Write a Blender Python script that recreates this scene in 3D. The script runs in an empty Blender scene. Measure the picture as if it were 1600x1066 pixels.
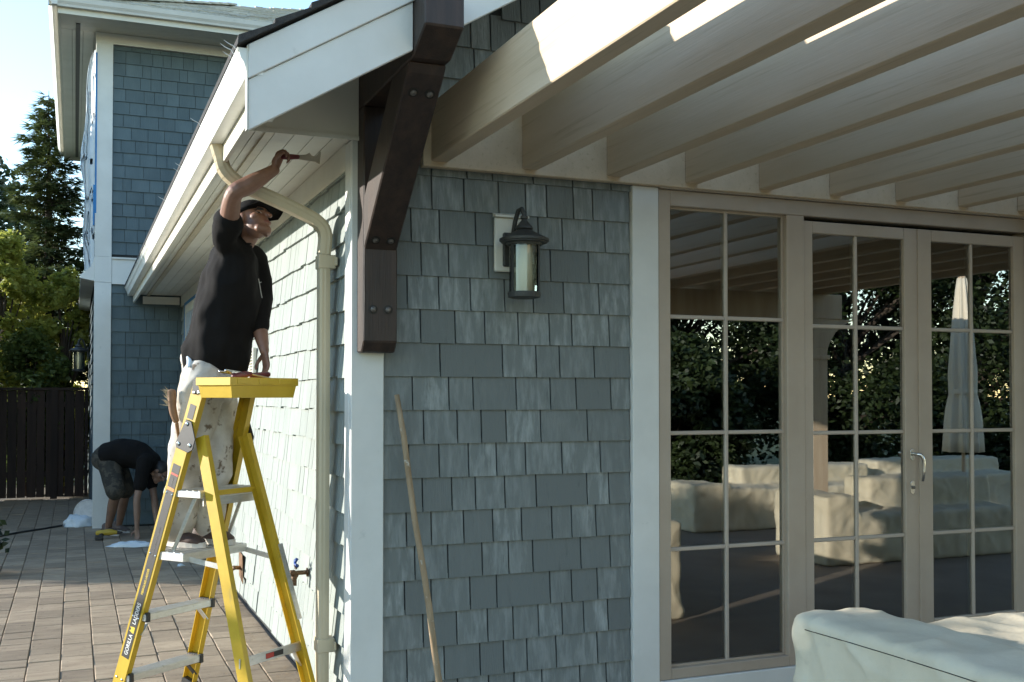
import bpy, bmesh, math, random
from mathutils import Vector, Matrix, noise
from mathutils.bvhtree import BVHTree
V = Vector
random.seed(7)
SC = bpy.context.scene
COL = SC.collection

# ---------------------------------------------------------------- camera
FPX, YAW, PIT, SHY = 1673.8, math.radians(22.21), math.radians(1.24), 47.8
CAM = V((-1.255, -5.14, 1.65))
cd = bpy.data.cameras.new('camera'); cam = bpy.data.objects.new('camera', cd); COL.objects.link(cam)
cam.location = CAM; cam.rotation_euler = (math.pi / 2 + PIT, 0, -YAW)
cd.sensor_width = 36; cd.lens = FPX / 1600 * 36; cd.shift_y = SHY / 1600
cd.clip_start = 0.05; cd.clip_end = 3000
SC.camera = cam
FW = V((math.sin(YAW) * math.cos(PIT), math.cos(YAW) * math.cos(PIT), math.sin(PIT)))
RT = V((math.cos(YAW), -math.sin(YAW), 0)); UP = RT.cross(FW)
# ---------------------------------------------------------------- sky, sun, exposure
SUN = V((-1.0, 0.52, 0.24)).normalized()          # towards the sun
w = bpy.data.worlds.new('World'); SC.world = w; w.use_nodes = True
nt = w.node_tree; sky = nt.nodes.new('ShaderNodeTexSky'); sky.sky_type = 'NISHITA'; sky.sun_disc = False
sky.sun_elevation = math.asin(SUN.z); sky.sun_rotation = math.atan2(SUN.x, SUN.y)
sky.air_density = 1.0; sky.dust_density = 0.0; sky.ozone_density = 1.6
nt.links.new(sky.outputs[0], nt.nodes['Background'].inputs[0]); nt.nodes['Background'].inputs[1].default_value = 0.115
sl = bpy.data.lights.new('sun', 'SUN'); sun = bpy.data.objects.new('sun', sl); COL.objects.link(sun)
sl.energy = 2.0; sl.angle = math.radians(0.55); sl.color = (1.0, 0.945, 0.86)
sun.rotation_euler = (-SUN).to_track_quat('-Z', 'Y').to_euler()
SC.view_settings.view_transform = 'Standard'; SC.view_settings.look = 'None'
SC.view_settings.exposure = 2.2; SC.view_settings.gamma = 1.0

# ---------------------------------------------------------------- pixel -> place
def ray(u, v): return FW + RT * ((u - 800) / FPX) - UP * ((v - 533 - SHY) / FPX)
def onp(u, v, ax, c):
    d = ray(u, v); t = (c - CAM[ax]) / d[ax]; return CAM + d * t
def atd(u, v, fwd): return CAM + ray(u, v) * fwd

# ---------------------------------------------------------------- materials
MATS = {}
def M(name, c1, c2=None, scale=4.0, rough=0.6, metal=0.0, stretch=(1, 1, 1), detail=6.0, world=True,
      lo=0.35, hi=0.65, bump=0.0, bscale=60.0, bstretch=None, rand=0.0, spec=0.5, c3=None, s3=40.0, lo3=.6, hi3=.72, stretch3=(1, 1, 1), coat=0.0, transl=0.0, dist=0.0, randmix=False):
    m = bpy.data.materials.new(name); m.use_nodes = True; n = m.node_tree.nodes; L = m.node_tree.links
    b = n['Principled BSDF']; b.inputs['Roughness'].default_value = rough; b.inputs['Metallic'].default_value = metal
    b.inputs['Specular IOR Level'].default_value = spec; b.inputs['Coat Weight'].default_value = coat
    if world:
        src = n.new('ShaderNodeNewGeometry').outputs['Position']
    else:
        src = n.new('ShaderNodeTexCoord').outputs['Object']
    oi = n.new('ShaderNodeObjectInfo')
    if rand:
        ad = n.new('ShaderNodeVectorMath'); ad.operation = 'MULTIPLY_ADD'
        cb = n.new('ShaderNodeCombineXYZ')
        for i in range(3): L.new(oi.outputs['Random'], cb.inputs[i])
        L.new(cb.outputs[0], ad.inputs[0]); ad.inputs[1].default_value = (17, 31, 23); L.new(src, ad.inputs[2]); src = ad.outputs[0]
    def nz(sc, st, det=detail, ds=0.0):
        mp = n.new('ShaderNodeMapping'); mp.inputs['Scale'].default_value = st; L.new(src, mp.inputs['Vector'])
        t = n.new('ShaderNodeTexNoise'); t.inputs['Scale'].default_value = sc; t.inputs['Detail'].default_value = det
        t.inputs['Roughness'].default_value = 0.6; t.inputs['Distortion'].default_value = ds
        L.new(mp.outputs[0], t.inputs['Vector']); return t.outputs['Fac']
    def ramp(f, a, bb):
        r = n.new('ShaderNodeMapRange'); r.inputs['From Min'].default_value = a; r.inputs['From Max'].default_value = bb
        L.new(f, r.inputs['Value']); return r.outputs[0]
    col = None
    def mix(fac, A, B, blend='MIX'):
        x = n.new('ShaderNodeMix'); x.data_type = 'RGBA'; x.blend_type = blend
        if isinstance(fac, float): x.inputs[0].default_value = fac
        else: L.new(fac, x.inputs[0])
        for idx, q in ((6, A), (7, B)):
            if isinstance(q, tuple): x.inputs[idx].default_value = (*q, 1)
            else: L.new(q, x.inputs[idx])
        return x.outputs[2]
    if c2 is None:
        c2 = tuple(min(1, x * 1.18) for x in c1); 
    fc = ramp(nz(scale, stretch, ds=dist), lo, hi)
    if randmix:
        pw = n.new('ShaderNodeMath'); pw.operation = 'POWER'; L.new(oi.outputs['Random'], pw.inputs[0]); pw.inputs[1].default_value = 1.3
        ml = n.new('ShaderNodeMath'); ml.operation = 'MULTIPLY'; L.new(fc, ml.inputs[0]); L.new(pw.outputs[0], ml.inputs[1]); fc = ml.outputs[0]
    col = mix(fc, tuple(c1), tuple(c2))
    if c3 is not None:
        col = mix(ramp(nz(s3, stretch3), lo3, hi3), col, tuple(c3))
    if rand:
        hs = n.new('ShaderNodeHueSaturation'); L.new(col, hs.inputs['Color'])
        r = n.new('ShaderNodeMapRange'); r.inputs['To Min'].default_value = 1 - rand; r.inputs['To Max'].default_value = 1 + rand
        L.new(oi.outputs['Random'], r.inputs['Value']); L.new(r.outputs[0], hs.inputs['Value']); col = hs.outputs[0]
    L.new(col, b.inputs['Base Color'])
    if bump:
        bp = n.new('ShaderNodeBump'); bp.inputs['Strength'].default_value = bump; bp.inputs['Distance'].default_value = 0.01
        L.new(nz(bscale, bstretch or stretch), bp.inputs['Height']); L.new(bp.outputs[0], b.inputs['Normal'])
    if transl:
        tr = n.new('ShaderNodeBsdfTranslucent'); L.new(col, tr.inputs[0]); ms = n.new('ShaderNodeMixShader'); ms.inputs[0].default_value = transl
        L.new(b.outputs[0], ms.inputs[1]); L.new(tr.outputs[0], ms.inputs[2]); L.new(ms.outputs[0], n['Material Output'].inputs[0])
    MATS[name] = m; return m

def glass(name, ior=1.9, tint=(.86, .88, .84)):
    m = bpy.data.materials.new(name); m.use_nodes = True; n = m.node_tree.nodes; L = m.node_tree.links
    n.remove(n['Principled BSDF'])
    t = n.new('ShaderNodeBsdfTransparent'); t.inputs[0].default_value = (*tint, 1)
    g = n.new('ShaderNodeBsdfGlossy'); g.inputs['Roughness'].default_value = 0.0; g.inputs[0].default_value = (.95, .97, .95, 1)
    f = n.new('ShaderNodeFresnel'); f.inputs['IOR'].default_value = ior
    x = n.new('ShaderNodeMixShader'); L.new(f.outputs[0], x.inputs[0]); L.new(t.outputs[0], x.inputs[1]); L.new(g.outputs[0], x.inputs[2])
    L.new(x.outputs[0], n['Material Output'].inputs[0]); MATS[name] = m; return m

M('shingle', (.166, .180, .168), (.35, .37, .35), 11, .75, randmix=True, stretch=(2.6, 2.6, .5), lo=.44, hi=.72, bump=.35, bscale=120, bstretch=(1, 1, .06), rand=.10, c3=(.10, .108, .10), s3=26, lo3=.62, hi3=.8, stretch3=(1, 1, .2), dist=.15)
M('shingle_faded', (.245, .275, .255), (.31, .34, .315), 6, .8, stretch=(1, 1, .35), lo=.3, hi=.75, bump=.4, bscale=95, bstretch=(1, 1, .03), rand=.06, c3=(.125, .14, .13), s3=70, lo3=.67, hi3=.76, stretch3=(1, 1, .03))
M('shingle_wing', (.088, .122, .132), (.125, .165, .175), 5, .75, stretch=(1, 1, .4), lo=.4, hi=.8, bump=.2, bscale=90, bstretch=(1, 1, .06), rand=.10)  # front wall paint, darkened and blued in colour for sky-lit shade
M('wall_felt', (.03, .032, .032), (.045, .046, .046), 8, .9)
M('white_paint', (.64, .63, .58), (.71, .70, .65), 3, .5, bump=.06, bscale=40, c3=(.50, .50, .45), s3=9, lo3=.66, hi3=.82)
M('warm_white_paint', (.66, .63, .54), (.72, .69, .60), 3, .5, bump=.05, bscale=40)  # white trim; its warm tint stands in for bounce light under the eaves
M('gutter_paint', (.72, .72, .66), (.80, .80, .75), 6, .38, c3=(.55, .50, .40), s3=14, lo3=.68, hi3=.8)
M('downspout_paint', (.47, .395, .26), (.54, .465, .325), 8, .42, stretch=(1, 1, .2), c3=(.50, .42, .30), s3=30, lo3=.68, hi3=.76)
M('dark_timber', (.018, .011, .008), (.048, .027, .018), 7, .5, stretch=(3, 3, .35), lo=.3, hi=.7, bump=.25, bscale=45, bstretch=(3, 3, .1), c3=(.16, .12, .09), s3=22, lo3=.72, hi3=.8)
M('bolt_metal', (.10, .09, .08), (.2, .18, .16), 60, .45, .7)
M('bolt_dark', (.03, .026, .022), None, 30, .55, .5)
M('pergola_wood', (.55, .415, .27), (.65, .51, .355), 2.2, .7, stretch=(3, .35, 3), lo=.3, hi=.7, bump=.15, bscale=30, bstretch=(3, .1, 3), c3=(.42, .305, .19), s3=9, lo3=.56, hi3=.8, stretch3=(5, .14, 5))
M('pergola_post', (.50, .37, .25), (.60, .47, .33), 3, .7, stretch=(3, 3, .3), bump=.1)
M('door_paint', (.40, .32, .242), (.445, .362, .28), 3, .42, bump=.04, bscale=30)
M('muntin_paint', (.42, .35, .28), (.46, .39, .32), 3, .4)
M('chrome', (.62, .62, .60), None, 5, .22, 1.0)
M('lamp_metal', (.045, .045, .042), (.07, .07, .064), 20, .55, .3, bump=.1, bscale=200)
M('lamp_tube', (.62, .56, .44), (.70, .64, .52), 6, .5)
M('roof_shingle', (.40, .365, .29), (.53, .485, .39), 18, .9, rand=.22, bump=.5, bscale=400)
M('roof_dark', (.03, .027, .025), (.055, .05, .045), 30, .9, bump=.5, bscale=200)
M('paver', (.285, .21, .142), (.415, .32, .22), 7, .85, stretch=(.6, 2.2, 1), lo=.3, hi=.7, bump=.6, bscale=90, rand=.24, c3=(.175, .125, .085), s3=24, lo3=.6, hi3=.74)
M('ground_soil', (.20, .17, .135), (.28, .24, .19), 5, .95, bump=.5, bscale=80)
M('lawn', (.05, .075, .025), (.08, .11, .035), 1.5, .9, bump=.6, bscale=60)
M('fence_wood', (.020, .011, .008), (.042, .022, .015), 5, .8, stretch=(4, 4, .3), bump=.3, bscale=40, bstretch=(4, 4, .1), rand=.25)
M('bark', (.05, .038, .028), (.10, .075, .055), 9, .9, stretch=(2, 2, .4), bump=.8, bscale=30)
M('needles', (.040, .065, .022), (.17, .20, .06), 2.6, .6, lo=.38, hi=.66, transl=.25)
M('leaf_light', (.21, .26, .04), (.46, .45, .10), 5, .5, lo=.3, hi=.7, transl=.5)  # yellow-green, raised in albedo to stand in for sunlight on the leaves
M('leaf_dark', (.014, .026, .009), (.05, .075, .022), 3.0, .5, lo=.35, hi=.65, transl=.3)
M('leaf_mid', (.055, .09, .022), (.15, .20, .05), 3.0, .5, lo=.35, hi=.65, transl=.35)
M('yellow_fibreglass', (.50, .315, .014), (.59, .385, .025), 6, .42, bump=.05, bscale=200, c3=(.33, .24, .06), s3=26, lo3=.60, hi3=.76, stretch3=(1, 1, .3))
M('tray_plastic', (.58, .37, .028), (.64, .42, .04), 6, .45)
M('aluminium', (.60, .59, .55), (.70, .69, .66), 25, .42, .75, stretch=(1, 1, 3), c3=(.42, .40, .36), s3=30, lo3=.62, hi3=.75)
M('black_plastic', (.022, .021, .02), (.035, .033, .03), 20, .5)
M('label_black', (.030, .027, .025), None, 20, .45)
M('label_white', (.72, .70, .66), None, 20, .5)
M('label_yellow', (.70, .47, .03), None, 20, .5)
M('label_red', (.42, .05, .035), None, 20, .5)
M('label_orange', (.62, .22, .03), None, 20, .5)
M('label_faint', (.085, .078, .07), None, 20, .5)
M('skin', (.19, .092, .058), (.25, .127, .083), 12, .5, world=False, bump=.05, bscale=120)
M('skin_far', (.22, .125, .085), (.27, .16, .11), 12, .5, world=False)
M('hair', (.010, .010, .009), (.02, .017, .015), 40, .5)
M('eye_white', (.45, .42, .40), None, 5, .3)
M('eye_dark', (.02, .014, .012), None, 5, .3)
M('lips', (.19, .075, .06), None, 5, .5)
M('black_cotton', (.007, .006, .0055), (.010, .0085, .008), 5, .9, bump=.2, bscale=300, spec=.2)
M('cap_cotton', (.006, .0055, .0055), (.009, .008, .008), 20, .85, bump=.2, bscale=300, spec=.2)
M('shirt_print', (.55, .52, .48), None, 5, .7)
M('painter_trousers', (.44, .385, .31), (.66, .62, .56), 5, .9, lo=.36, hi=.62, bump=.25, bscale=260, c3=(.17, .125, .085), s3=17, lo3=.585, hi3=.66)
M('camo_cotton', (.035, .032, .025), (.07, .06, .045), 9, .9, lo=.47, hi=.53, c3=(.028, .026, .02), s3=13, lo3=.55, hi3=.58)
M('shoe_brown', (.055, .034, .028), (.10, .062, .05), 20, .7)
M('shoe_sole', (.50, .46, .40), (.6, .56, .5), 20, .7)
M('shoe_grey', (.10, .075, .065), (.16, .12, .10), 20, .7)
M('steel_tool', (.46, .42, .36), (.55, .5, .44), 20, .35, .8)
M('maroon_handle', (.11, .018, .022), (.16, .03, .03), 20, .35)
M('brush_bristle', (.40, .31, .19), (.5, .4, .26), 30, .9)
M('brush_handle', (.20, .10, .045), (.27, .15, .07), 10, .6)
M('rag_cloth', (.62, .68, .72), (.74, .78, .80), 8, .9, bump=.3, bscale=30)
M('plastic_film', (.72, .77, .80), (.82, .86, .88), 5, .3, transl=.35)
M('blue_tape', (.02, .16, .40), (.03, .22, .50), 12, .6)
M('pole_wood', (.26, .175, .095), (.36, .26, .155), 14, .75, stretch=(2, 2, .3), c3=(.55, .50, .42), s3=26, lo3=.62, hi3=.72)
M('cover_fabric', (.56, .485, .345), (.64, .565, .42), 3, .8, bump=.6, bscale=10, c3=(.40, .35, .26), s3=5, lo3=.62, hi3=.8)
M('umbrella_fabric', (.68, .60, .46), (.76, .68, .54), 4, .85, stretch=(1, 1, .2))
M('rusty_pipe', (.10, .055, .03), (.22, .13, .07), 22, .6, .5, c3=(.30, .27, .2), s3=30, lo3=.6, hi3=.7)
M('copper_pipe', (.42, .24, .09), (.50, .30, .13), 22, .4, .6)
M('tap_blue', (.02, .06, .24), None, 22, .4)
M('drill_yellow', (.45, .30, .03), None, 22, .5)
M('hose_black', (.02, .02, .02), None, 22, .6)
M('cup_white', (.55, .52, .48), None, 22, .6)
M('pot_glaze', (.015, .018, .022), (.03, .035, .04), 10, .3)
M('room_wall', (.20, .17, .135), (.24, .205, .165), 2, .9)
M('room_floor', (.09, .06, .04), (.13, .09, .06), 3, .5, stretch=(6, 1, 1))
M('room_rug', (.34, .31, .27), (.46, .43, .38), 60, .95, lo=.4, hi=.6)
M('brass', (.40, .29, .15), None, 10, .35, .9)
M('sofa_dark', (.03, .026, .022), (.045, .04, .033), 10, .9)
M('concrete', (.20, .155, .115), (.26, .205, .155), 2, .85, bump=.3, bscale=60)
glass('door_glass', 3.5, (.84, .86, .80)); glass('lamp_glass', 1.5, (.93, .94, .90))

# ---------------------------------------------------------------- mesh helpers
class MB:
    def __init__(s): s.v = []; s.f = []
    def add(s, vs, fs):
        o = len(s.v); s.v += [tuple(x) for x in vs]; s.f += [tuple(i + o for i in f) for f in fs]; return s
    def box(s, a, b):
        x0, y0, z0 = (min(a[i], b[i]) for i in range(3)); x1, y1, z1 = (max(a[i], b[i]) for i in range(3))
        return s.add([(x0, y0, z0), (x1, y0, z0), (x1, y1, z0), (x0, y1, z0), (x0, y0, z1), (x1, y0, z1), (x1, y1, z1), (x0, y1, z1)],
                     [(0, 3, 2, 1), (4, 5, 6, 7), (0, 1, 5, 4), (1, 2, 6, 5), (2, 3, 7, 6), (3, 0, 4, 7)])
    def obox(s, p0, p1, a, ha, hb, a2=None):
        """bar from p0 to p1; a = side direction, half sizes ha along a and hb along the third axis"""
        p0, p1 = V(p0), V(p1); d = (p1 - p0).normalized(); a = V(a); a = (a - d * a.dot(d)).normalized(); b = d.cross(a)
        vs = []
        for p in (p0, p1):
            for i, j in ((-1, -1), (1, -1), (1, 1), (-1, 1)): vs.append(p + a * ha * i + b * hb * j)
        return s.add(vs, [(3, 2, 1, 0), (4, 5, 6, 7), (0, 1, 5, 4), (1, 2, 6, 5), (2, 3, 7, 6), (3, 0, 4, 7)])
    def prism(s, poly, d):
        """poly: list of 3d points, extruded by vector d"""
        n = len(poly); d = V(d); vs = [V(p) for p in poly] + [V(p) + d for p in poly]
        fs = [tuple(range(n))[::-1], tuple(range(n, 2 * n))] + [(i, (i + 1) % n, n + (i + 1) % n, n + i) for i in range(n)]
        return s.add(vs, fs)
    def rings(s, rs, cap=True, close=False):
        n = len(rs[0]); o = len(s.v); fs = []
        for k in range(len(rs) - (0 if close else 1)):
            k2 = (k + 1) % len(rs)
            for i in range(n): fs.append((k * n + i, k * n + (i + 1) % n, k2 * n + (i + 1) % n, k2 * n + i))
        if cap and not close: fs += [tuple(range(n))[::-1], tuple((len(rs) - 1) * n + i for i in range(n))]
        return s.add([p for r in rs for p in r], fs)
    def tube(s, pts, r, n=10, ref=None, cap=True):
        pts = [V(p) for p in pts]; k = len(pts); rs = []
        a = None
        for i, p in enumerate(pts):
            d = (pts[min(i + 1, k - 1)] - pts[max(i - 1, 0)]).normalized()
            if a is None:
                a = V(ref) if ref is not None else (V((0, 0, 1)) if abs(d.z) < .9 else V((1, 0, 0)))
            a = (a - d * a.dot(d)).normalized(); b = d.cross(a)
            rr = r[i] if isinstance(r, (list, tuple)) else r
            if not isinstance(rr, (list, tuple)): rr = (rr, rr)
            rs.append([p + a * rr[0] * math.cos(2 * math.pi * j / n) + b * rr[1] * math.sin(2 * math.pi * j / n) for j in range(n)])
        return s.rings(rs, cap)
    def limb(s, pts, r, n=14, ref=None, sub=5):
        """smooth tapered chain with rounded ends"""
        pts = [V(p) for p in pts]; rr = [x if isinstance(x, (list, tuple)) else (x, x) for x in r]
        P = []; R = []
        for i in range(len(pts) - 1):
            p0 = pts[max(i - 1, 0)]; p1 = pts[i]; p2 = pts[i + 1]; p3 = pts[min(i + 2, len(pts) - 1)]
            for j in range(sub):
                t = j / sub
                q = .5 * ((2 * p1) + (p2 - p0) * t + (2 * p0 - 5 * p1 + 4 * p2 - p3) * t * t + (3 * p1 - p0 - 3 * p2 + p3) * t ** 3)
                P.append(q); tt = t * t * (3 - 2 * t); R.append(tuple(rr[i][c] * (1 - tt) + rr[i + 1][c] * tt for c in (0, 1)))
        P.append(pts[-1]); R.append(rr[-1])
        d0 = (P[1] - P[0]).normalized(); d1 = (P[-1] - P[-2]).normalized()
        hs = (.95, .8, .5, .2); a0 = min(R[0]); a1 = min(R[-1])
        pre = [(P[0] - d0 * a0 * math.sqrt(1 - h * h), (R[0][0] * h, R[0][1] * h)) for h in hs[::-1]]
        post = [(P[-1] + d1 * a1 * math.sqrt(1 - h * h), (R[-1][0] * h, R[-1][1] * h)) for h in hs]
        allp = pre + list(zip(P, R)) + post
        return s.tube([x[0] for x in allp], [x[1] for x in allp], n, ref)
    def ell(s, c, ax, n=16, m=10):
        """ellipsoid, ax = three axis vectors (scaled)"""
        c = V(c); rs = []
        for i in range(m + 1):
            th = math.pi * (i + .02) / (m + .04)
            rs.append([c + ax[2] * math.cos(th) + (ax[0] * math.cos(2 * math.pi * j / n) + ax[1] * math.sin(2 * math.pi * j / n)) * math.sin(th) for j in range(n)])
        return s.rings(rs[::-1])
    def lathe(s, c, prof, n=24, axis=(0, 0, 1)):
        c = V(c); z = V(axis).normalized(); a = z.orthogonal().normalized(); b = z.cross(a)
        return s.rings([[c + z * h + (a * math.cos(2 * math.pi * j / n) + b * math.sin(2 * math.pi * j / n)) * max(r, 1e-4) for j in range(n)] for r, h in prof])
    def mesh(s, name='mesh'):
        me = bpy.data.meshes.new(name); me.from_pydata(s.v, [], s.f); me.update(); return me
    def build(s, name, mat=None, parent=None, bevel=0.0, smooth=False, seg=1):
        me = s.mesh(name)
        bm = bmesh.new(); bm.from_mesh(me); bmesh.ops.recalc_face_normals(bm, faces=bm.faces)
        if bevel:
            bmesh.ops.bevel(bm, geom=[e for e in bm.edges if e.calc_face_angle(0) > .5], offset=bevel, segments=seg, affect='EDGES', clamp_overlap=True)
        bm.to_mesh(me); bm.free()
        if smooth:
            for p in me.polygons: p.use_smooth = True
        return link(name, me, mat, parent)

def link(name, me, mat=None, parent=None):
    o = bpy.data.objects.new(name, me); COL.objects.link(o)
    if mat is not None and me is not None and not me.materials: me.materials.append(MATS[mat] if isinstance(mat, str) else mat)
    if parent is not None: o.parent = parent; o.matrix_parent_inverse = Matrix.Translation(-parent.location) if parent.rotation_euler.to_matrix() == Matrix.Identity(3) else parent.matrix_basis.inverted()
    return o
def thing(name, label, cat, loc=(0, 0, 0), group=None):
    o = bpy.data.objects.new(name, None); COL.objects.link(o); o.location = loc; o.empty_display_size = .1
    return tag(o, label, cat, group)
def tag(o, label, cat, group=None):
    o['label'] = label; o['category'] = cat
    if group: o['group'] = group
    return o
def struct(o): o['kind'] = 'structure'; return o
def stuff(o): o['kind'] = 'stuff'; return o
TMP = bpy.data.scenes.new('workbench')     # scratch scene, removed at the end
def remesh(mb, name, mat, parent, voxel=.006, it=3, post=None):
    me = mb.mesh(name); bm = bmesh.new(); bm.from_mesh(me); bmesh.ops.recalc_face_normals(bm, faces=bm.faces); bm.to_mesh(me); bm.free()
    o = bpy.data.objects.new('tmp', me); TMP.collection.objects.link(o)
    m = o.modifiers.new('r', 'REMESH'); m.mode = 'VOXEL'; m.voxel_size = voxel
    if it: s = o.modifiers.new('s', 'SMOOTH'); s.iterations = it; s.factor = .5
    TMP.view_layers[0].update(); dg = TMP.view_layers[0].depsgraph; e = o.evaluated_get(dg)
    nm = bpy.data.meshes.new_from_object(e); bpy.data.objects.remove(o); bpy.data.meshes.remove(me)
    nm.name = name; nm.materials.clear()
    if post:
        data = [(v.co.copy(), v.normal.copy()) for v in nm.vertices]; flat = [c for a, b_ in data for c in post(a, b_)]
        nm.vertices.foreach_set('co', flat); nm.update()
    for p in nm.polygons: p.use_smooth = True
    return link(name, nm, mat, parent)
def text_mesh(body, size, name, mat, parent, mtx, extrude=.0006):
    cu = bpy.data.curves.new('txt', 'FONT'); cu.body = body; cu.size = size; cu.extrude = extrude; cu.resolution_u = 3; cu.offset = size * .012
    o = bpy.data.objects.new('tmp', cu); TMP.collection.objects.link(o)
    TMP.view_layers[0].update(); dg = TMP.view_layers[0].depsgraph; me = bpy.data.meshes.new_from_object(o.evaluated_get(dg))
    bpy.data.objects.remove(o); me.transform(mtx); me.materials.clear(); me.name = name
    return link(name, me, mat, parent)

# ================================================================ GROUND
g = MB().add([(-400, -400, -.06), (400, -400, -.06), (400, 400, -.06), (-400, 400, -.06)], [(0, 1, 2, 3)]).build('ground', 'lawn'); struct(g)
bed = MB().box((-7, -9, -.055), (12, 16, -.012)).build('paving_bed', 'ground_soil'); struct(bed)
slab = MB().box((.6, -9, -.011), (12, -.02, .0)).build('patio_slab', 'concrete'); struct(slab)
pav = MB().box((-4.6, -3.0, -.0125), (.0, 13.3, -.010)).build('paving', 'ground_soil'); struct(pav)
pieces = []
cw = .188; x = -.008; col = 0
while x > -4.4:
    y = -2.9 + random.uniform(0, .28)
    while y < 13.2:
        ln = random.choice((.19, .28, .28, .28, .37)); pieces.append((x - cw + .006, x - .0, y, y + ln - .006)); y += ln
    x -= cw
def paver_verts(a, b, c, d, z):
    e = .004
    tl = [random.uniform(-.0015, .0015) for _ in range(4)]
    return ([(a, c, -.0100), (b, c, -.0100), (b, d, -.0100), (a, d, -.0100)] + [(a, c, z - .004), (b, c, z - .004), (b, d, z - .004), (a, d, z - .004)] +
            [(a + e, c + e, z + tl[0]), (b - e, c + e, z + tl[1]), (b - e, d - e, z + tl[2]), (a + e, d - e, z + tl[3])],
            [(0, 1, 5, 4), (1, 2, 6, 5), (2, 3, 7, 6), (3, 0, 4, 7), (4, 5, 9, 8), (5, 6, 10, 9), (6, 7, 11, 10), (7, 4, 8, 11), (8, 9, 10, 11)])
def vis_rank(p):
    cx, cy = (p[0] + p[1]) / 2, (p[2] + p[3]) / 2; d = V((cx, cy, 0)) - CAM; f = d.dot(FW); u = 800 + FPX * d.dot(RT) / max(f, .1)
    v = 533 + SHY - FPX * d.dot(UP) / max(f, .1)
    return -(1 / f) if (f > 1 and -20 < u < 620 and v < 1085) else 1
pieces.sort(key=vis_rank); rest = MB()
for i, p in enumerate(pieces):
    z = .004 + random.uniform(-.003, .003)
    if i < 298: MB().add(*paver_verts(*p, z)).build('paver', 'paver', pav)
    else: rest.add(*paver_verts(*p, z))
stuff(rest.build('far_pavers', 'paver', pav))

# ================================================================ HOUSE
house = thing('house', 'shingled grey house with a gabled front, white trim and patio doors', 'house')
SLOPE = .595; EAVE_X = -.648; EAVE_Z = 3.012; RIDGE_X = 3.4
def roof_z(x): return EAVE_Z + SLOPE * (x - EAVE_X) if x <= RIDGE_X else EAVE_Z + SLOPE * (2 * RIDGE_X - x - EAVE_X)
FY = .030            # sheathing plane of the front wall (shingle faces reach about y = 0)
DX0, DX1, DZT = 1.712, 5.44, 2.785
fw = MB()
fw.box((.02, FY, -.01), (DX0 - .01, FY + .15, 2.80))
fw.box((DX1 + .01, FY, -.01), (7.2, FY + .15, 2.80))
fw.box((DX0 - .01, FY, -.01), (DX1 + .01, FY + .15, .10))
poly = [(.02, FY, 2.80), (7.2, FY, 2.80), (7.2, FY, roof_z(7.2) - .2), (RIDGE_X, FY, roof_z(RIDGE_X) - .2), (.02, FY, roof_z(.02) - .2)]
fw.prism(poly, (0, .15, 0))
front = fw.build('front_wall', 'wall_felt', house)
side = MB().box((.02, FY + .15, -.01), (.17, 9.1, 3.3)).build('side_wall', 'wall_felt', house)

def shingle_mesh(name):
    # unit width, unit height; wedge: butt 1 thick, tip .2 thick (y towards -1 is outward)
    return ([(0, 0, 0), (1, 0, 0), (1, -1, 0), (0, -1, 0), (0, 0, 1), (1, 0, 1), (1, -.22, 1), (0, -.22, 1)],
            [(0, 3, 2, 1), (4, 5, 6, 7), (0, 1, 5, 4), (1, 2, 6, 5), (2, 3, 7, 6), (3, 0, 4, 7)])
SH_ME = {}
for k in ('shingle', 'shingle_faded', 'shingle_wing'):
    vs, fs = shingle_mesh(k); me = bpy.data.meshes.new('shingle'); me.from_pydata(vs, [], fs); me.update(); me.materials.append(MATS[k]); SH_ME[k] = me
def put_shingle(kind, parent, origin, ux, out, w_, h, t, stuffmb=None, jit=.001):
    """origin = lower corner on sheathing; ux = direction of width; out = outward normal"""
    o = V(origin) + V((0, 0, random.uniform(-jit, jit))); ux = V(ux); out = V(out)
    t = t * random.uniform(.96, 1.04)
    m = Matrix((( ux.x * w_, -out.x * t, 0, o.x), (ux.y * w_, -out.y * t, 0, o.y), (0, 0, h, o.z), (0, 0, 0, 1)))
    if stuffmb is not None:
        vs, fs = shingle_mesh(''); stuffmb.add([m @ V(p) for p in vs], fs); return None
    ob = bpy.data.objects.new('shingle', SH_ME[kind]); COL.objects.link(ob); ob.parent = parent; ob.matrix_basis = m
    return ob
EXP = .1695; Z0 = .386 - 3 * EXP
# front wall courses read from the photograph (joint positions in pixels along each course)
def zx(lst, o, s): return [o + q / s for q in lst]
rows = {
 12: zx([427, 585, 755, 888, 991, 1122, 1217], 540, 3.136), 11: zx([325, 465, 642, 808, 950, 1068, 1277], 540, 3.136),
 10: zx([375, 510, 705, 850, 1010, 1198], 540, 3.136), 9: zx([307, 462, 617, 785, 925, 1075, 1248], 540, 3.136),
 8: zx([372, 542, 688, 852, 1005, 1115, 1298], 540, 3.136), 7: zx([468, 775, 940, 1055, 1225], 540, 3.136),
 6: zx([350, 470, 550, 692, 805, 890, 1004], 480, 2.107), 5: zx([387, 498, 577, 659, 773, 927], 480, 2.107),
 4: zx([338, 438, 535, 627, 723, 843, 970], 480, 2.107), 3: zx([383, 480, 558, 655, 758, 926, 998], 480, 2.107),
 2: zx([330, 412, 519, 615, 710, 810, 875, 955], 480, 2.107), 1: zx([358, 467, 580, 667, 747, 905, 1002], 480, 2.107),
 0: zx([324, 412, 540, 628, 804, 875, 960], 480, 2.107), -1: zx([385, 496, 598, 682, 766, 844, 915, 995], 480, 2.107),
 -2: zx([332, 455, 573, 651, 728, 824, 960], 480, 2.107), -3: zx([350, 420, 500, 602, 686, 778, 903, 990], 480, 2.107)}
FS0, FS1 = .158, 1.545
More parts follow.
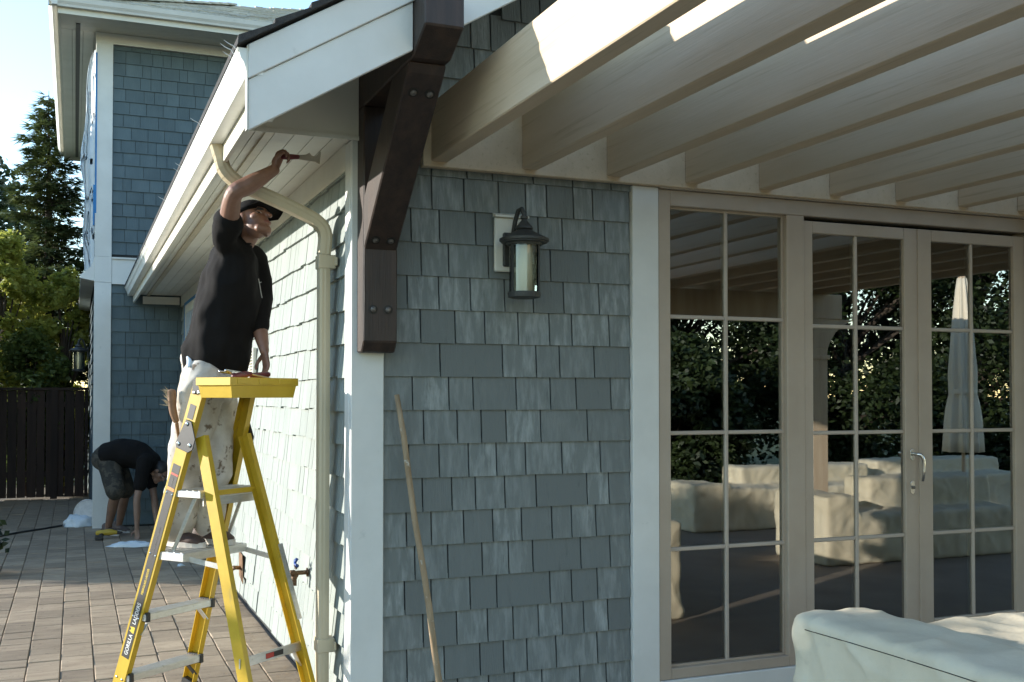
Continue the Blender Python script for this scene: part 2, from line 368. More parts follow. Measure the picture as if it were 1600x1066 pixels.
for n, us in rows.items():
    # rows counted so that row 0 has its butt line at z of the course just above the lowest pair
    zb = .386 + EXP * (n + 1)
    vmid = None
    xs = [FS0]
    for u in us:
        d = ray(u, 600); tt = (0 - CAM.y) / d.y; xx = CAM.x + d.x * tt
        # row height changes u a little through the tilt
        d2 = ray(u, 600 - (zb + .08 - 1.65) * 312); xx = CAM.x + d2.x * (0 - CAM.y) / d2.y
        if xs[-1] + .04 < xx < FS1 - .04: xs.append(xx)
    xs.append(FS1)
    for a, b in zip(xs[:-1], xs[1:]):
        put_shingle('shingle', front, (a + .004, FY, zb), (1, 0, 0), (0, -1, 0), b - a - .008, EXP + .022, .020)
# sliver course under the ledger and the gable above the pergola
mbS = MB()
zb = .386 + EXP * 14
while zb < 5.2:
    x = FS0 if zb < 2.95 else -.02
    while x < 7.0:
        wd = random.choice((.11, .14, .16, .19, .23)); x2 = min(x + wd, 7.0)
        if max(roof_z(x), roof_z(x2)) - .24 > zb + .04 and not (zb < 2.9 and x > FS1 + .2):
            vis = zb > 2.95 and x < 1.5 and zb < 3.75
            put_shingle('shingle', front, (x + .004, FY, zb), (1, 0, 0), (0, -1, 0), x2 - x - .008, EXP + .022, .020, None if vis else mbS)
        x = x2
    zb += EXP
stuff(mbS.build('small_shingles', 'shingle', front))
# side wall
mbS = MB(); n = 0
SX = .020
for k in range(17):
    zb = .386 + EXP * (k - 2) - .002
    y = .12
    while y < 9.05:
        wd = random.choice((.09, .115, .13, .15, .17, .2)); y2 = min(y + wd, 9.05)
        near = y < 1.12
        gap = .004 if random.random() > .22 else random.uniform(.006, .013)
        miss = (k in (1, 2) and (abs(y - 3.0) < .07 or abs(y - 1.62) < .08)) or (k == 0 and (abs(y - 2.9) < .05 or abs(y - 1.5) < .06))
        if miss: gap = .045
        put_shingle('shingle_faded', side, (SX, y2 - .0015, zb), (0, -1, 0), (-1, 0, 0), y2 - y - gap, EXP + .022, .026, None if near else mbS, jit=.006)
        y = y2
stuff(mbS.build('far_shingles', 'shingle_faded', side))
# corner boards, door trim, frieze
MB().box((-.008, -.012, -.01), (.156, FY - .001, 2.9)).build('corner_board', 'white_paint', house, .003)
MB().box((-.010, FY, -.01), (.019, .118, 2.9)).build('corner_board', 'white_paint', house, .003)
MB().box((1.547, -.012, -.01), (1.709, FY - .001, 2.79)).build('door_trim', 'white_paint', house, .003)
MB().box((DX1 + .003, -.012, -.01), (DX1 + .165, FY - .001, 2.79)).build('door_trim', 'white_paint', house, .003)
MB().box((1.712, -.02, -.01), (5.43, FY + .14, .088)).build('door_sill', 'white_paint', house, .004)
MB().box((-.012, .119, 2.77), (.0195, 9.05, 2.905)).build('frieze_board', 'warm_white_paint', house, .002)
# soffit planks, fascia, gutter
BY = -.95                                  # plane of the barge boards
for i in range(6):
    x0 = -.560 + i * .0935
    MB().box((x0, -.02, 2.906), (x0 + .0895, 9.05, 2.922)).build('soffit_plank', 'warm_white_paint', house)
MB().box((-.588, -.02, 2.924), (.01, 9.05, 2.935)).build('soffit_backing', 'wall_felt', house)
MB().box((-.425, -.02, 2.893), (-.385, 9.05, 2.9045)).build('soffit_strip', 'downspout_paint', house)  # thin beige strip running along the soffit
MB().box((-.586, BY + .035, 2.80), (-.564, 9.05, 2.97)).build('fascia_board', 'warm_white_paint', house, .002)
prof = [(-.5875, 2.985), (-.5875, 2.888), (-.650, 2.885), (-.655, 2.912), (-.662, 2.935), (-.674, 2.952), (-.680, 2.978), (-.686, 2.988), (-.686, 2.981), (-.677, 2.973), (-.671, 2.955), (-.658, 2.938), (-.651, 2.914), (-.646, 2.890), (-.592, 2.892), (-.592, 2.985)]
gut = MB().prism([(a, BY + .004, b) for a, b in prof], (0, 9.97, 0)).build('gutter', 'gutter_paint', house, 0)
MB().prism([(a, BY - .002, b) for a, b in prof[:8]], (0, .005, 0)).build('gutter_end', 'gutter_paint', gut)
for y_, l_ in ((-.92, .032), (-.86, .036), (-.80, .025), (.35, .034), (1.4, .024), (1.55, .022), (2.6, .03)):
    c = V((-.684, y_, 2.985)); MB().tube([c, c + V((-.35 * l_, .1 * l_, .5 * l_)), c + V((-1.0 * l_, .1 * l_, .75 * l_)), c + V((-1.5 * l_, .15 * l_, 1.1 * l_))], [.003, .0022, .0016, .0008], 5).build('paint_curl', 'white_paint', gut)
# box end at the gable wall plane
MB().prism([(-.588, -.021, 2.898), (.018, -.021, 2.898), (.018, -.021, 3.34), (-.588, -.021, 2.99)], (0, -.022, 0)).build('eave_return', 'warm_white_paint', house)
MB().box((-.589, -.054, 2.888), (.018, -.0435, 2.908)).build('return_lip', 'warm_white_paint', house)
MB().prism([(-.588, BY + .04, 2.745), (-.53, BY + .04, 2.745), (-.50, BY + .04, 2.80), (-.588, BY + .04, 2.82)], (0, .10, 0)).build('rafter_tail', 'warm_white_paint', house)
# barge (two boards) on both slopes, roof deck with dark edge
def barge(x0, x1, za, zb_, y0, th):   # za/zb_ = vertical offsets below roof line (top, bottom)
    return [(x0, y0, roof_z(x0) - zb_), (x1, y0, roof_z(x1) - zb_), (x1, y0, roof_z(x1) - za), (x0, y0, roof_z(x0) - za)], (0, th, 0)
MB().prism(*barge(-.645, RIDGE_X, .012, .145, BY - .012, .034)).build('barge_board', 'white_paint', house, .003)
MB().prism(*barge(-.645, .0185, .1465, .345, BY, .028)).build('barge_board', 'white_paint', house, .003)
MB().prism(*barge(.1925, RIDGE_X, .1465, .345, BY, .028)).build('barge_board', 'white_paint', house, .003)
MB().prism(*barge(RIDGE_X + .001, 7.4, .012, .345, BY, .028)).build('barge_board', 'white_paint', house, .003)
MB().box((-.650, BY - .008, 2.672), (-.646, BY + .034, 2.998)).build('barge_end', 'warm_white_paint', house)
rd = MB()
for xa, xb in ((-.645, RIDGE_X), (RIDGE_X + .0005, 7.4)):
    rd.prism([(xa, BY + .029, roof_z(xa) - .06), (xb, BY + .029, roof_z(xb) - .06), (xb, BY + .029, roof_z(xb) - .003), (xa, BY + .029, roof_z(xa) - .003)], (0, 9.02 - BY, 0))
roof = rd.build('roof', 'warm_white_paint', house)
for k in range(30):       # courses of roof shingles on the left slope, dark ragged rake edge
    x0 = -.69 + k * .14
    if x0 > RIDGE_X: break
    x1 = min(x0 + .17, RIDGE_X + .02); yy = BY - .035 + random.uniform(-.008, .008)
    MB().prism([(x0, yy, roof_z(x0) + .003), (x0 + .003, yy, roof_z(x0) + .034 + random.uniform(0, .008)), (x1, yy, roof_z(x1) + .012), (x1, yy, roof_z(x1) + .001)], (0, 9.06 - yy, 0)).build('roof_course', 'roof_dark', roof)
MB().prism([(RIDGE_X, BY - .03, roof_z(RIDGE_X) + .001), (7.45, BY - .03, roof_z(7.45) + .001), (7.45, BY - .03, roof_z(7.45) + .03), (RIDGE_X, BY - .03, roof_z(RIDGE_X) + .03)], (0, 10.05, 0)).build('roof_course', 'roof_dark', roof)
# right and back walls of the house, inner shell
MB().box((7.05, .19, -.01), (7.2, 9.1, 3.0)).build('side_wall', 'wall_felt', house)
# ---- timber bracket
br = MB()
PX0, PX1 = .020, .188; PY = -.135
post = MB().prism([(PX0, -.0125, 1.855), (PX0, -.095, 1.855), (PX0, PY, 1.905), (PX0, PY, 3.04), (PX0, -.0125, 3.04)], (PX1 - PX0, 0, 0)).build('timber_bracket', 'dark_timber', house, .006)
zt = 3.04
MB().prism([(PX0 + .0005, .0, zt + .0005), (PX0 + .0005, -.93, zt + .0005), (PX0 + .0005, -1.10, zt + .085), (PX0 + .0005, -1.10, zt + .25), (PX0 + .0005, .0, zt + .25)], (.167, 0, 0)).build('outrigger', 'dark_timber', post, .006)
MB().prism([(PX0 + .002, PY - .0005, 2.345), (PX0 + .002, -.165, 2.376), (PX0 + .002, -.855, 3.0), (PX0 + .002, -.885, 3.0395), (PX0 + .002, -.62, 3.0395), (PX0 + .002, PY - .0005, 2.60)], (.163, 0, 0)).build('brace', 'dark_timber', post, .006)
def bolts(pts, nrm):
    for p in pts:
        p = V(p); nn = V(nrm).normalized()
        b = MB().lathe(p, [(.023, .0), (.023, .003), (.015, .004)], 14, nn).build('bolt', 'bolt_dark', post)
        MB().lathe(p + nn * .003, [(.014, 0), (.014, .006), (.006, .010)], 8, nn).build('bolt_head', 'bolt_metal', post)
bolts([(.068, PY, 2.06), (.142, PY, 2.06)], (0, -1, 0))
bn = V((0, -.68, -.63)); bd = V((0, -.68, .63)).normalized(); bq = V((0, -.63, -.68)).normalized()
e0, e1_ = V((0, -.165, 2.376)), V((0, -.855, 3.0)); en = V((0, e0.z - e1_.z, e1_.y - e0.y)).normalized()
for tt in (.02, .90):
    p = e0.lerp(e1_, tt); bolts([(.068, p.y, p.z), (.142, p.y, p.z)], en)
# ---- downspout with elbows
def rect_tube(path, wy, wx, name, mat, parent, ref=(0, 1, 0)):
    mb = MB(); rs = []; k = len(path); path = [V(p) for p in path]
    for i, p in enumerate(path):
        d = (path[min(i + 1, k - 1)] - path[max(i - 1, 0)]).normalized(); a = V(ref); a = (a - d * a.dot(d)).normalized(); b = d.cross(a)
        ring = []
        for q in range(20):      # rounded, gently fluted rectangle
            an = 2 * math.pi * (q + .5) / 20; c, s_ = math.cos(an), math.sin(an)
            f = 1 / max(abs(c), abs(s_)) ; f = min(f, 1.28); fl = 1 - (.035 if q % 2 else 0)
            ring.append(p + a * wy * c * f * fl + b * wx * s_ * f * fl)
        rs.append(ring)
    mb.rings(rs); return mb.build(name, mat, parent)
DSY = .345; DSX = -.068
ds = rect_tube([(DSX, DSY, .02), (DSX, DSY, 2.39)], .040, .030, 'downspout', 'downspout_paint', house)
def arc(p0, p1, p2, n=8): return [((1 - t) ** 2) * V(p0) + 2 * t * (1 - t) * V(p1) + t * t * V(p2) for t in [i / n for i in range(n + 1)]]
ppx = [(346, 222), (345, 246), (351, 266), (370, 285), (400, 299), (440, 317), (480, 337), (499, 350), (508, 367), (510, 388)]
pys = [.31, .31, .312, .318, .325, .335, .34, .345, .345, .345]
pk = [onp(u_, v_, 1, y_) for (u_, v_), y_ in zip(ppx, pys)]; pk[0] = V((-.612, .31, 2.893)); pk[-1] = V((DSX, DSY, 2.375))
pa = []
for i in range(len(pk) - 1):
    p0_, p1_, p2_, p3_ = pk[max(i - 1, 0)], pk[i], pk[i + 1], pk[min(i + 2, len(pk) - 1)]
    for j in range(4):
        t_ = j / 4; pa.append(.5 * ((2 * p1_) + (p2_ - p0_) * t_ + (2 * p0_ - 5 * p1_ + 4 * p2_ - p3_) * t_ * t_ + (3 * p1_ - p0_ - 3 * p2_ + p3_) * t_ ** 3))
pa.append(pk[-1])
rect_tube(pa, .043, .033, 'elbow', 'downspout_paint', ds)
for i in list(range(3, 14, 2)) + list(range(26, 34, 2)):        # crimp seams on the bends
    rect_tube([pa[i], pa[i].lerp(pa[i + 1], .18)], .0445, .0345, 'crimp', 'downspout_paint', ds)
for zc in (2.335, .37):
    mb = MB(); mb.box((DSX - .034, DSY - .044, zc - .035), (-.012, DSY + .044, zc + .035)); mb.box((-.022, DSY - .075, zc - .022), (-.010, DSY + .075, zc + .022))
    mb.build('strap', 'downspout_paint', ds, .003)
# ---- side wall fittings
vt = MB().box((-.035, 2.93, 1.77), (-.006, 3.13, 2.0)).build('wall_vent', 'warm_white_paint', house, .004)
for i in range(9): MB().box((-.052, 2.95, 1.79 + i * .022), (-.0355, 3.11, 1.80 + i * .022)).build('louvre', 'warm_white_paint', vt)
tp = MB(); tp.lathe((-.005, 1.03, .63), [(.026, 0), (.026, .006), (.013, .008), (.013, .07), (.018, .075), (.018, .10), (.010, .104)], 12, (-1, 0, 0)); tp.tube([(-.07, 1.03, .625), (-.085, 1.025, .60), (-.09, 1.02, .56)], [.016, .017, .02], 10)
tap = tp.build('garden_tap', 'rusty_pipe', house, smooth=True)
MB().lathe((-.07, 1.03, .65), [(.006, 0), (.006, .03)], 8, (-.3, .3, 1)).build('tap_stem', 'rusty_pipe', tap)
hw = MB()
for a in range(4):
    an = a * math.pi / 2 + .4; c = V((-.078, 1.038, .683)); hw.tube([c, c + V((.3, math.cos(an), math.sin(an) * .9)) * .034], [.007, .010], 8)
hw.build('tap_handle', 'tap_blue', tap, smooth=True)
t2 = MB(); t2.prism([(-.012, 3.50, .16), (-.012, 3.70, .20), (-.012, 3.72, .40), (-.012, 3.53, .38)], (-.006, 0, 0)); tap2 = t2.build('rusty_tap', 'rusty_pipe', house)
MB().tube([(-.01, 3.62, .27), (-.07, 3.62, .275), (-.105, 3.615, .24), (-.11, 3.61, .15), (-.12, 3.61, .08)], [.016, .018, .017, .014, .013], 10).build('copper_pipe', 'copper_pipe', tap2, smooth=True)
MB().tube([(-.12, 3.61, .10), (-.12, 3.61, .0), (-.12, 3.61, -.008)], [.020, .022, .026], 10).build('pipe_riser', 'rusty_pipe', tap2, smooth=True)
MB().tube([(-.075, 3.62, .28), (-.08, 3.56, .285), (-.082, 3.5, .285)], [.010, .010, .012], 8).build('tap_lever', 'rusty_pipe', tap2, smooth=True)
# window on the side wall, masked with blue tape
wn = MB(); wn.box((-.02, 7.0, 1.0), (-.007, 7.09, 2.72)); wn.box((-.02, 8.35, 1.0), (-.007, 8.44, 2.72)); wn.box((-.021, 7.0, 2.63), (-.006, 8.44, 2.735)); wn.box((-.03, 6.97, .95), (-.006, 8.47, 1.0))
win = wn.build('side_window', 'warm_white_paint', house)
MB().box((-.014, 7.09, 1.0), (-.009, 8.35, 2.63)).build('window_film', 'plastic_film', win)
tpb = MB(); tpb.box((-.024, 8.40, .98), (-.021, 8.46, 2.76)); tpb.box((-.0245, 6.98, 2.73), (-.0215, 8.46, 2.765)); tpb.build('masking_tape', 'blue_tape', win)

# ================================================================ PATIO DOORS (parts of the house)
fr = MB(); yf0, yf1 = -.004, .11
fr.box((DX0, yf0, .09), (1.788, yf1, DZT)); fr.box((5.36, yf0, .09), (5.44, yf1, DZT))
fr.box((1.7885, yf0, 2.697), (5.3595, yf1, DZT)); fr.box((1.7885, yf0, .09), (2.565, yf1, .148))
fr.box((2.5655, yf0 + .003, .09), (2.690, yf1, 2.6965)); fr.box((4.432, yf0 + .003, .09), (4.55, yf1, 2.6965)); fr.box((4.5505, yf0, .09), (5.3595, yf1, .148))
fr.box((2.6905, yf0 + .02, .09), (4.4315, yf1, .185))
frame = fr.build('door_frame', 'door_paint', house, .004)
MB().box((DX0 - .0, -.03, DZT + .0005), (5.44, -.0045, DZT + .018)).build('head_drip', 'muntin_paint', frame)
def glazed(kind, x0, x1, z0, z1, stile, rail, yc, vx, hz, handle=None):
    """leaf from x0..x1, z0..z1; one vertical glazing bar at vx, horizontals at hz"""
    m = MB(); y0, y1 = yc - .026, yc + .026
    if stile:
        m.box((x0, y0, z0), (x0 + stile[0], y1, z1)); m.box((x1 - stile[1], y0, z0), (x1, y1, z1))
        m.box((x0 + stile[0] + .0003, y0 + .001, z1 - rail[1]), (x1 - stile[1] - .0003, y1, z1)); m.box((x0 + stile[0] + .0003, y0 + .001, z0), (x1 - stile[1] - .0003, y1, z0 + rail[0]))
        gx0, gx1, gz0, gz1 = x0 + stile[0], x1 - stile[1], z0 + rail[0], z1 - rail[1]
        leaf = m.build(kind, 'door_paint', house, .004)
    else:
        gx0, gx1, gz0, gz1 = x0, x1, z0, z1
        m.box((x0, yc - .012, z0), (x0 + .012, yc + .012, z1)); m.box((x1 - .012, yc - .012, z0), (x1, yc + .012, z1)); m.box((x0 + .0125, yc - .012, z1 - .012), (x1 - .0125, yc + .012, z1)); m.box((x0 + .0125, yc - .012, z0), (x1 - .0125, yc + .012, z0 + .012))
        leaf = m.build(kind, 'door_paint', house)
    xs = [gx0, vx, gx1]; zs = [gz0] + hz + [gz1]
    MB().box((vx - .011, yc - .016, gz0), (vx + .011, yc + .016, gz1)).build('glazing_bar', 'muntin_paint', leaf, .004)
    for z in hz:
        for a, b in ((gx0, vx - .0113), (vx + .0113, gx1)): MB().box((a, yc - .0155, z - .011), (b, yc + .0155, z + .011)).build('glazing_bar', 'muntin_paint', leaf, .004)
    for i in range(2):
        for j in range(4): MB().box((xs[i] + .001, yc - .003, zs[j] + .001), (xs[i + 1] - .001, yc + .003, zs[j + 1] - .001)).build('pane', 'door_glass', leaf)
    return leaf
glazed('sidelight', 1.7885, 2.565, .1485, 2.6965, None, None, .045, 2.172, [.793, 1.437, 2.085])
glazed('sidelight', 4.5505, 5.3595, .1485, 2.6965, None, None, .045, 4.95, [.793, 1.437, 2.085])
d1 = glazed('french_door', 2.692, 3.545, .187, 2.672, (.066, .105), (.085, .070), .035, 3.082, [.795, 1.425, 2.055])
d2 = glazed('french_door', 3.550, 4.430, .187, 2.672, (.105, .095), (.085, .070), .035, 3.99, [.795, 1.425, 2.055])
MB().box((3.5405, .002, .19), (3.5585, .0085, 2.67)).build('astragal', 'door_paint', d2)
hx = 3.487
for zc, hh in ((1.285, .036), (1.085, .045)):
    pl = [(hx + .016 * math.cos(a), .0085, zc + hh * (1 if math.sin(a) > 0 else -1) * .55 + .016 * math.sin(a)) for a in [i * math.pi / 8 for i in range(16)]]
    MB().prism(pl, (0, -.008, 0)).build('handle_plate', 'chrome', d1, .001)
hd = MB(); hd.tube([(hx, .0, 1.29), (hx, -.045, 1.29), (hx + .012, -.056, 1.285), (hx + .032, -.056, 1.255), (hx + .036, -.056, 1.19), (hx + .028, -.052, 1.125)], [.011, .011, .011, .010, .009, .008], 10)
hd.build('handle', 'chrome', d1, smooth=True)
MB().lathe((hx, .0, 1.085), [(.010, 0), (.010, .012), (.004, .013)], 12, (0, -1, 0)).build('lock', 'bolt_metal', d1)
# ---- dim room behind the glass
rm = MB(); rm.box((1.72, 4.2, .1), (6.9, 4.3, 2.85)); rm.box((1.72, .19, .1), (1.80, 4.2, 2.85)); rm.box((6.8, .19, .1), (6.9, 4.2, 2.85))
rm.build('inner_wall', 'room_wall', house)
MB().box((1.73, .19, 2.80), (6.9, 4.3, 2.86)).build('inner_ceiling', 'room_wall', house)
MB().box((1.72, .185, .101), (6.9, 4.3, .125)).build('inner_floor', 'room_floor', house)
o = MB().box((1.95, .9, .1255), (4.2, 2.6, .137)).build('rug', 'room_rug'); tag(o, 'pale woven rug on the floor inside the sidelight', 'rug')
st = thing('side_table', 'small brass side table inside the sidelight, on the rug', 'table', (2.25, 1.05, .137))
for a, b in ((2.05, .95), (2.42, .95), (2.05, 1.3), (2.42, 1.3)): MB().box((a, b, .138), (a + .018, b + .018, .80)).build('leg', 'brass', st)
MB().box((2.04, .94, .8005), (2.45, 1.33, .822)).build('top', 'brass', st, .003)
sf = thing('armchair', 'dark upholstered armchair in the dim room behind the doors', 'armchair', (3.4, 2.1, .125))
MB().box((3.0, 1.7, .3), (3.9, 2.5, .55)).build('seat', 'sofa_dark', sf, .04, seg=3)
MB().box((3.0, 2.505, .3), (3.9, 2.7, 1.0)).build('backrest', 'sofa_dark', sf, .05, seg=3)
for a in (2.84, 3.905): MB().box((a, 1.7, .3), (a + .15, 2.7, .72)).build('armrest', 'sofa_dark', sf, .04, seg=3)
for a in (2.9, 3.95):
    for b in (1.75, 2.6): MB().box((a, b, .1255), (a + .05, b + .05, .2995)).build('leg', 'bolt_dark', sf)

# ================================================================ TWO-STOREY WING
wing = thing('house_wing', 'two-storey shingled wing with white corner board and wide eaves beyond the ladder', 'house')
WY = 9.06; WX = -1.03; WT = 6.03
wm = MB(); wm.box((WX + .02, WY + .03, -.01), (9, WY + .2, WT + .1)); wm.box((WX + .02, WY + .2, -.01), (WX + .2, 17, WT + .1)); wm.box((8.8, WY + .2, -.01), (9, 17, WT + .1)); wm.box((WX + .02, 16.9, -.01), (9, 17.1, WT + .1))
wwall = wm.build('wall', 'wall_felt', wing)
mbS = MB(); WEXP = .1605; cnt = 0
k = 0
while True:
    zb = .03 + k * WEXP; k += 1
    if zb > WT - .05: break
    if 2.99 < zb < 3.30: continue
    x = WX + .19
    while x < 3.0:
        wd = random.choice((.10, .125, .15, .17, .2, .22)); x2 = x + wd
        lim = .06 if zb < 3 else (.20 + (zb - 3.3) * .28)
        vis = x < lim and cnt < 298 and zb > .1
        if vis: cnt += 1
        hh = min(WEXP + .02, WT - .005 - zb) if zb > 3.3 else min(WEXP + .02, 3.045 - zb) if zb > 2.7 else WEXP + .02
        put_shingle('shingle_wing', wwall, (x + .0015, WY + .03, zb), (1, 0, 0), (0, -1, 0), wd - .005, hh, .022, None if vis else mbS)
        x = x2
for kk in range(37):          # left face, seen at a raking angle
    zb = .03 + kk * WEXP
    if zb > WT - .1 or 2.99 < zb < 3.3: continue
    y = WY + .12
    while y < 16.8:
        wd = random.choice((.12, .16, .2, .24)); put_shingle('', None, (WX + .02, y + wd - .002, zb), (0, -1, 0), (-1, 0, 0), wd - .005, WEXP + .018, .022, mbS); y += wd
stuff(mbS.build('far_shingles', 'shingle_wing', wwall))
MB().box((WX - .01, WY - .016, .0), (WX + .188, WY + .029, 3.045)).build('corner_board', 'white_paint', wing, .003)
MB().box((WX - .01, WY - .016, 3.365), (WX + .188, WY + .029, WT)).build('corner_board', 'white_paint', wing, .003)
MB().box((WX - .012, WY - .019, 3.046), (WX + .190, WY + .029, 3.364)).build('corner_board', 'white_paint', wing, .003)
MB().box((WX - .01, WY + .03, .0), (WX + .019, WY + .115, WT)).build('corner_board', 'white_paint', wing, .003)
bb = MB(); bb.box((WX + .191, WY - .012, 3.05), (3, WY + .029, 3.34)); bb.build('band_board', 'white_paint', wing, .003)
MB().box((WX + .191, WY - .035, 3.3405), (3, WY + .029, 3.362)).build('band_cap', 'white_paint', wing)
MB().box((WX + .191, WY - .022, 3.028), (3, WY + .02, 3.0495)).build('band_lip', 'white_paint', wing)
MB().prism([(WX - .013, WY - .01, 3.06), (WX - .013, WY - .01, 3.34), (WX - .06, WY - .01, 3.22), (WX - .17, WY - .01, 3.13), (WX - .17, WY - .01, 3.09)], (0, 6.5, 0)).build('skirt_roof', 'white_paint', wing)
MB().box((-.47, WY - .03, 2.79), (-.03, WY - .0165, 2.885)).build('frieze_return', 'warm_white_paint', wing)
MB().box((WX - .012, WY - .015, WT + .0005), (9, WY + .029, 6.16)).build('frieze_board', 'white_paint', wing)
# eaves
EY = 8.40; EX = -1.475; SZ = 6.165; LY = 16.9
for i in range(4):
    MB().box((EX + .03, EY + .03 + i * .165, SZ), (9.4, EY + .19 + i * .165, SZ + .02)).build('soffit_plank', 'warm_white_paint', wing)
for i in range(4):
    MB().box((EX + .03 + i * .128, WY + .03, SZ - .001), (EX + .153 + i * .128, LY, SZ + .02)).build('soffit_plank', 'warm_white_paint', wing)
MB().box((EX + .20, WY - .25, SZ - .012), (EX + .25, LY - .2, SZ - .002)).build('soffit_strip', 'label_faint', wing)
MB().box((EX + .03, EY - .001, SZ - .04), (9.4, EY + .029, SZ + .14)).build('fascia_board', 'warm_white_paint', wing)
MB().box((EX, EY - .001, SZ - .04), (EX + .029, LY, SZ + .14)).build('fascia_board', 'warm_white_paint', wing)
MB().box((EX, LY + .001, SZ - .04), (WX, LY + .03, SZ + .14)).build('fascia_board', 'warm_white_paint', wing)
gp = [(0, .13), (0, .03), (-.06, .026), (-.068, .05), (-.09, .08), (-.10, .115), (-.105, .13)]
MB().prism([(EX - .10, EY - .002 + a, SZ + b) for a, b in gp], (11, 0, 0)).build('gutter', 'white_paint', wing)
MB().prism([(EX - .001 + a, EY - .10, SZ + b) for a, b in gp], (0, 8.6, 0)).build('gutter', 'white_paint', wing)
# hip roof with courses of shingle tabs on the front slope
RP = .43
wroof = MB(); e0 = V((EX, EY, SZ + .14)); wd_, dp_ = 10.9, 8.5
hh = dp_ / 2 * RP
wroof.add([(EX, EY, SZ + .14), (EX + wd_, EY, SZ + .14), (EX + wd_, EY + dp_, SZ + .14), (EX, EY + dp_, SZ + .14), (EX + dp_ / 2, EY + dp_ / 2, SZ + .14 + hh), (EX + wd_ - dp_ / 2, EY + dp_ / 2, SZ + .14 + hh)],
          [(0, 1, 5, 4), (1, 2, 5), (2, 3, 4, 5), (3, 0, 4), (0, 3, 2, 1)])
wr = wroof.build('roof', 'roof_shingle', wing)
tabs = MB(); cnt = 0
sl_ = V((0, 1, RP)).normalized(); nm = V((0, -RP, 1)).normalized(); ex = .145
tme = bpy.data.meshes.new('roof_tab'); tme.from_pydata(*[[(0, 0, .0), (1, 0, .0), (1, 1, .0), (0, 1, .0), (0, 0, 1), (1, 0, 1), (1, 1, .25), (0, 1, .25)], [], [(0, 3, 2, 1), (4, 5, 6, 7), (0, 1, 5, 4), (1, 2, 6, 5), (2, 3, 7, 6), (3, 0, 4, 7)]]); tme.materials.append(MATS['roof_shingle'])
for r in range(30):
    s_ = r * ex; base = V((0, EY, SZ + .145)) + sl_ * s_; xh = EX + (base.y - EY)
    x = xh + random.uniform(0, .15)
    while x < 3.2:
        wd = random.choice((.10, .16, .22, .28, .34)); p = base + V((x, 0, .001)); t_ = random.choice((.008, .010, .016))
        m = Matrix(((wd - .004, 0, 0, p.x), (0, sl_.y * (ex + .02), nm.y * t_, p.y), (0, sl_.z * (ex + .02), nm.z * t_, p.z), (0, 0, 0, 1)))
        if x < .9 and cnt < 290 and r < 24:
            ob = bpy.data.objects.new('roof_tab', tme); COL.objects.link(ob); ob.parent = wr; ob.matrix_basis = m; cnt += 1
        else: tabs.add([m @ v.co for v in tme.vertices], [tuple(p_.vertices) for p_ in tme.polygons])
        x += wd
stuff(tabs.build('far_tabs', 'roof_shingle', wr))
hv = V((1, 1, RP)).normalized()
for i in range(16):
    p = V((EX, EY, SZ + .16)) + hv * (i * .2 + .1); a = V((1, -1, 0)).normalized()
    MB().obox(p, p + hv * .24 + V((0, 0, -.012)), a, .13, .012).build('hip_cap', 'roof_shingle', wr)
# plastic sheeting and blue tape at the wing's upper left edge
ps = MB(); rs = []; NA = 14
for i in range(40):
    f = i / 39; z = 5.95 - f * 2.8; wv = .03 + .13 * (1 - math.exp(-f * 5)) * (1 - .25 * f) + .03 * math.exp(-((f - .5) / .09) ** 2) + .012 * math.sin(f * 17)
    rs.append([V((WX - .013 - a * wv + .010 * math.sin(a * 12 + f * 2.5) * a, WY + .02 + a * .16 + .035 * math.sin(a * 10 + f * 3 + 1.3 * math.sin(f * 5)) * a, z)) for a in [k / (NA - 1) for k in range(NA)]])
for i in range(39):
    for j in range(NA - 1): ps.add([rs[i][j], rs[i][j + 1], rs[i + 1][j + 1], rs[i + 1][j]], [(0, 1, 2, 3)])
ps_me = ps; o = ps.build('plastic_sheet', 'plastic_film', None, smooth=True)
bm = bmesh.new(); bm.from_mesh(o.data); bmesh.ops.remove_doubles(bm, verts=bm.verts, dist=1e-5); bm.to_mesh(o.data); bm.free()
sm = o.modifiers.new('t', 'SOLIDIFY'); sm.thickness = .002
tag(o, 'clear plastic masking film hanging down the wing edge, stuck with blue tape', 'plastic sheet')
tpm = MB().box((WX - .013, WY - .0195, 3.9), (WX + .006, WY - .0165, 5.9)); tpm.box((WX - .032, WY - .021, 3.75), (WX - .0135, WY + .03, 4.25)); tpm.build('masking_tape', 'blue_tape', o)

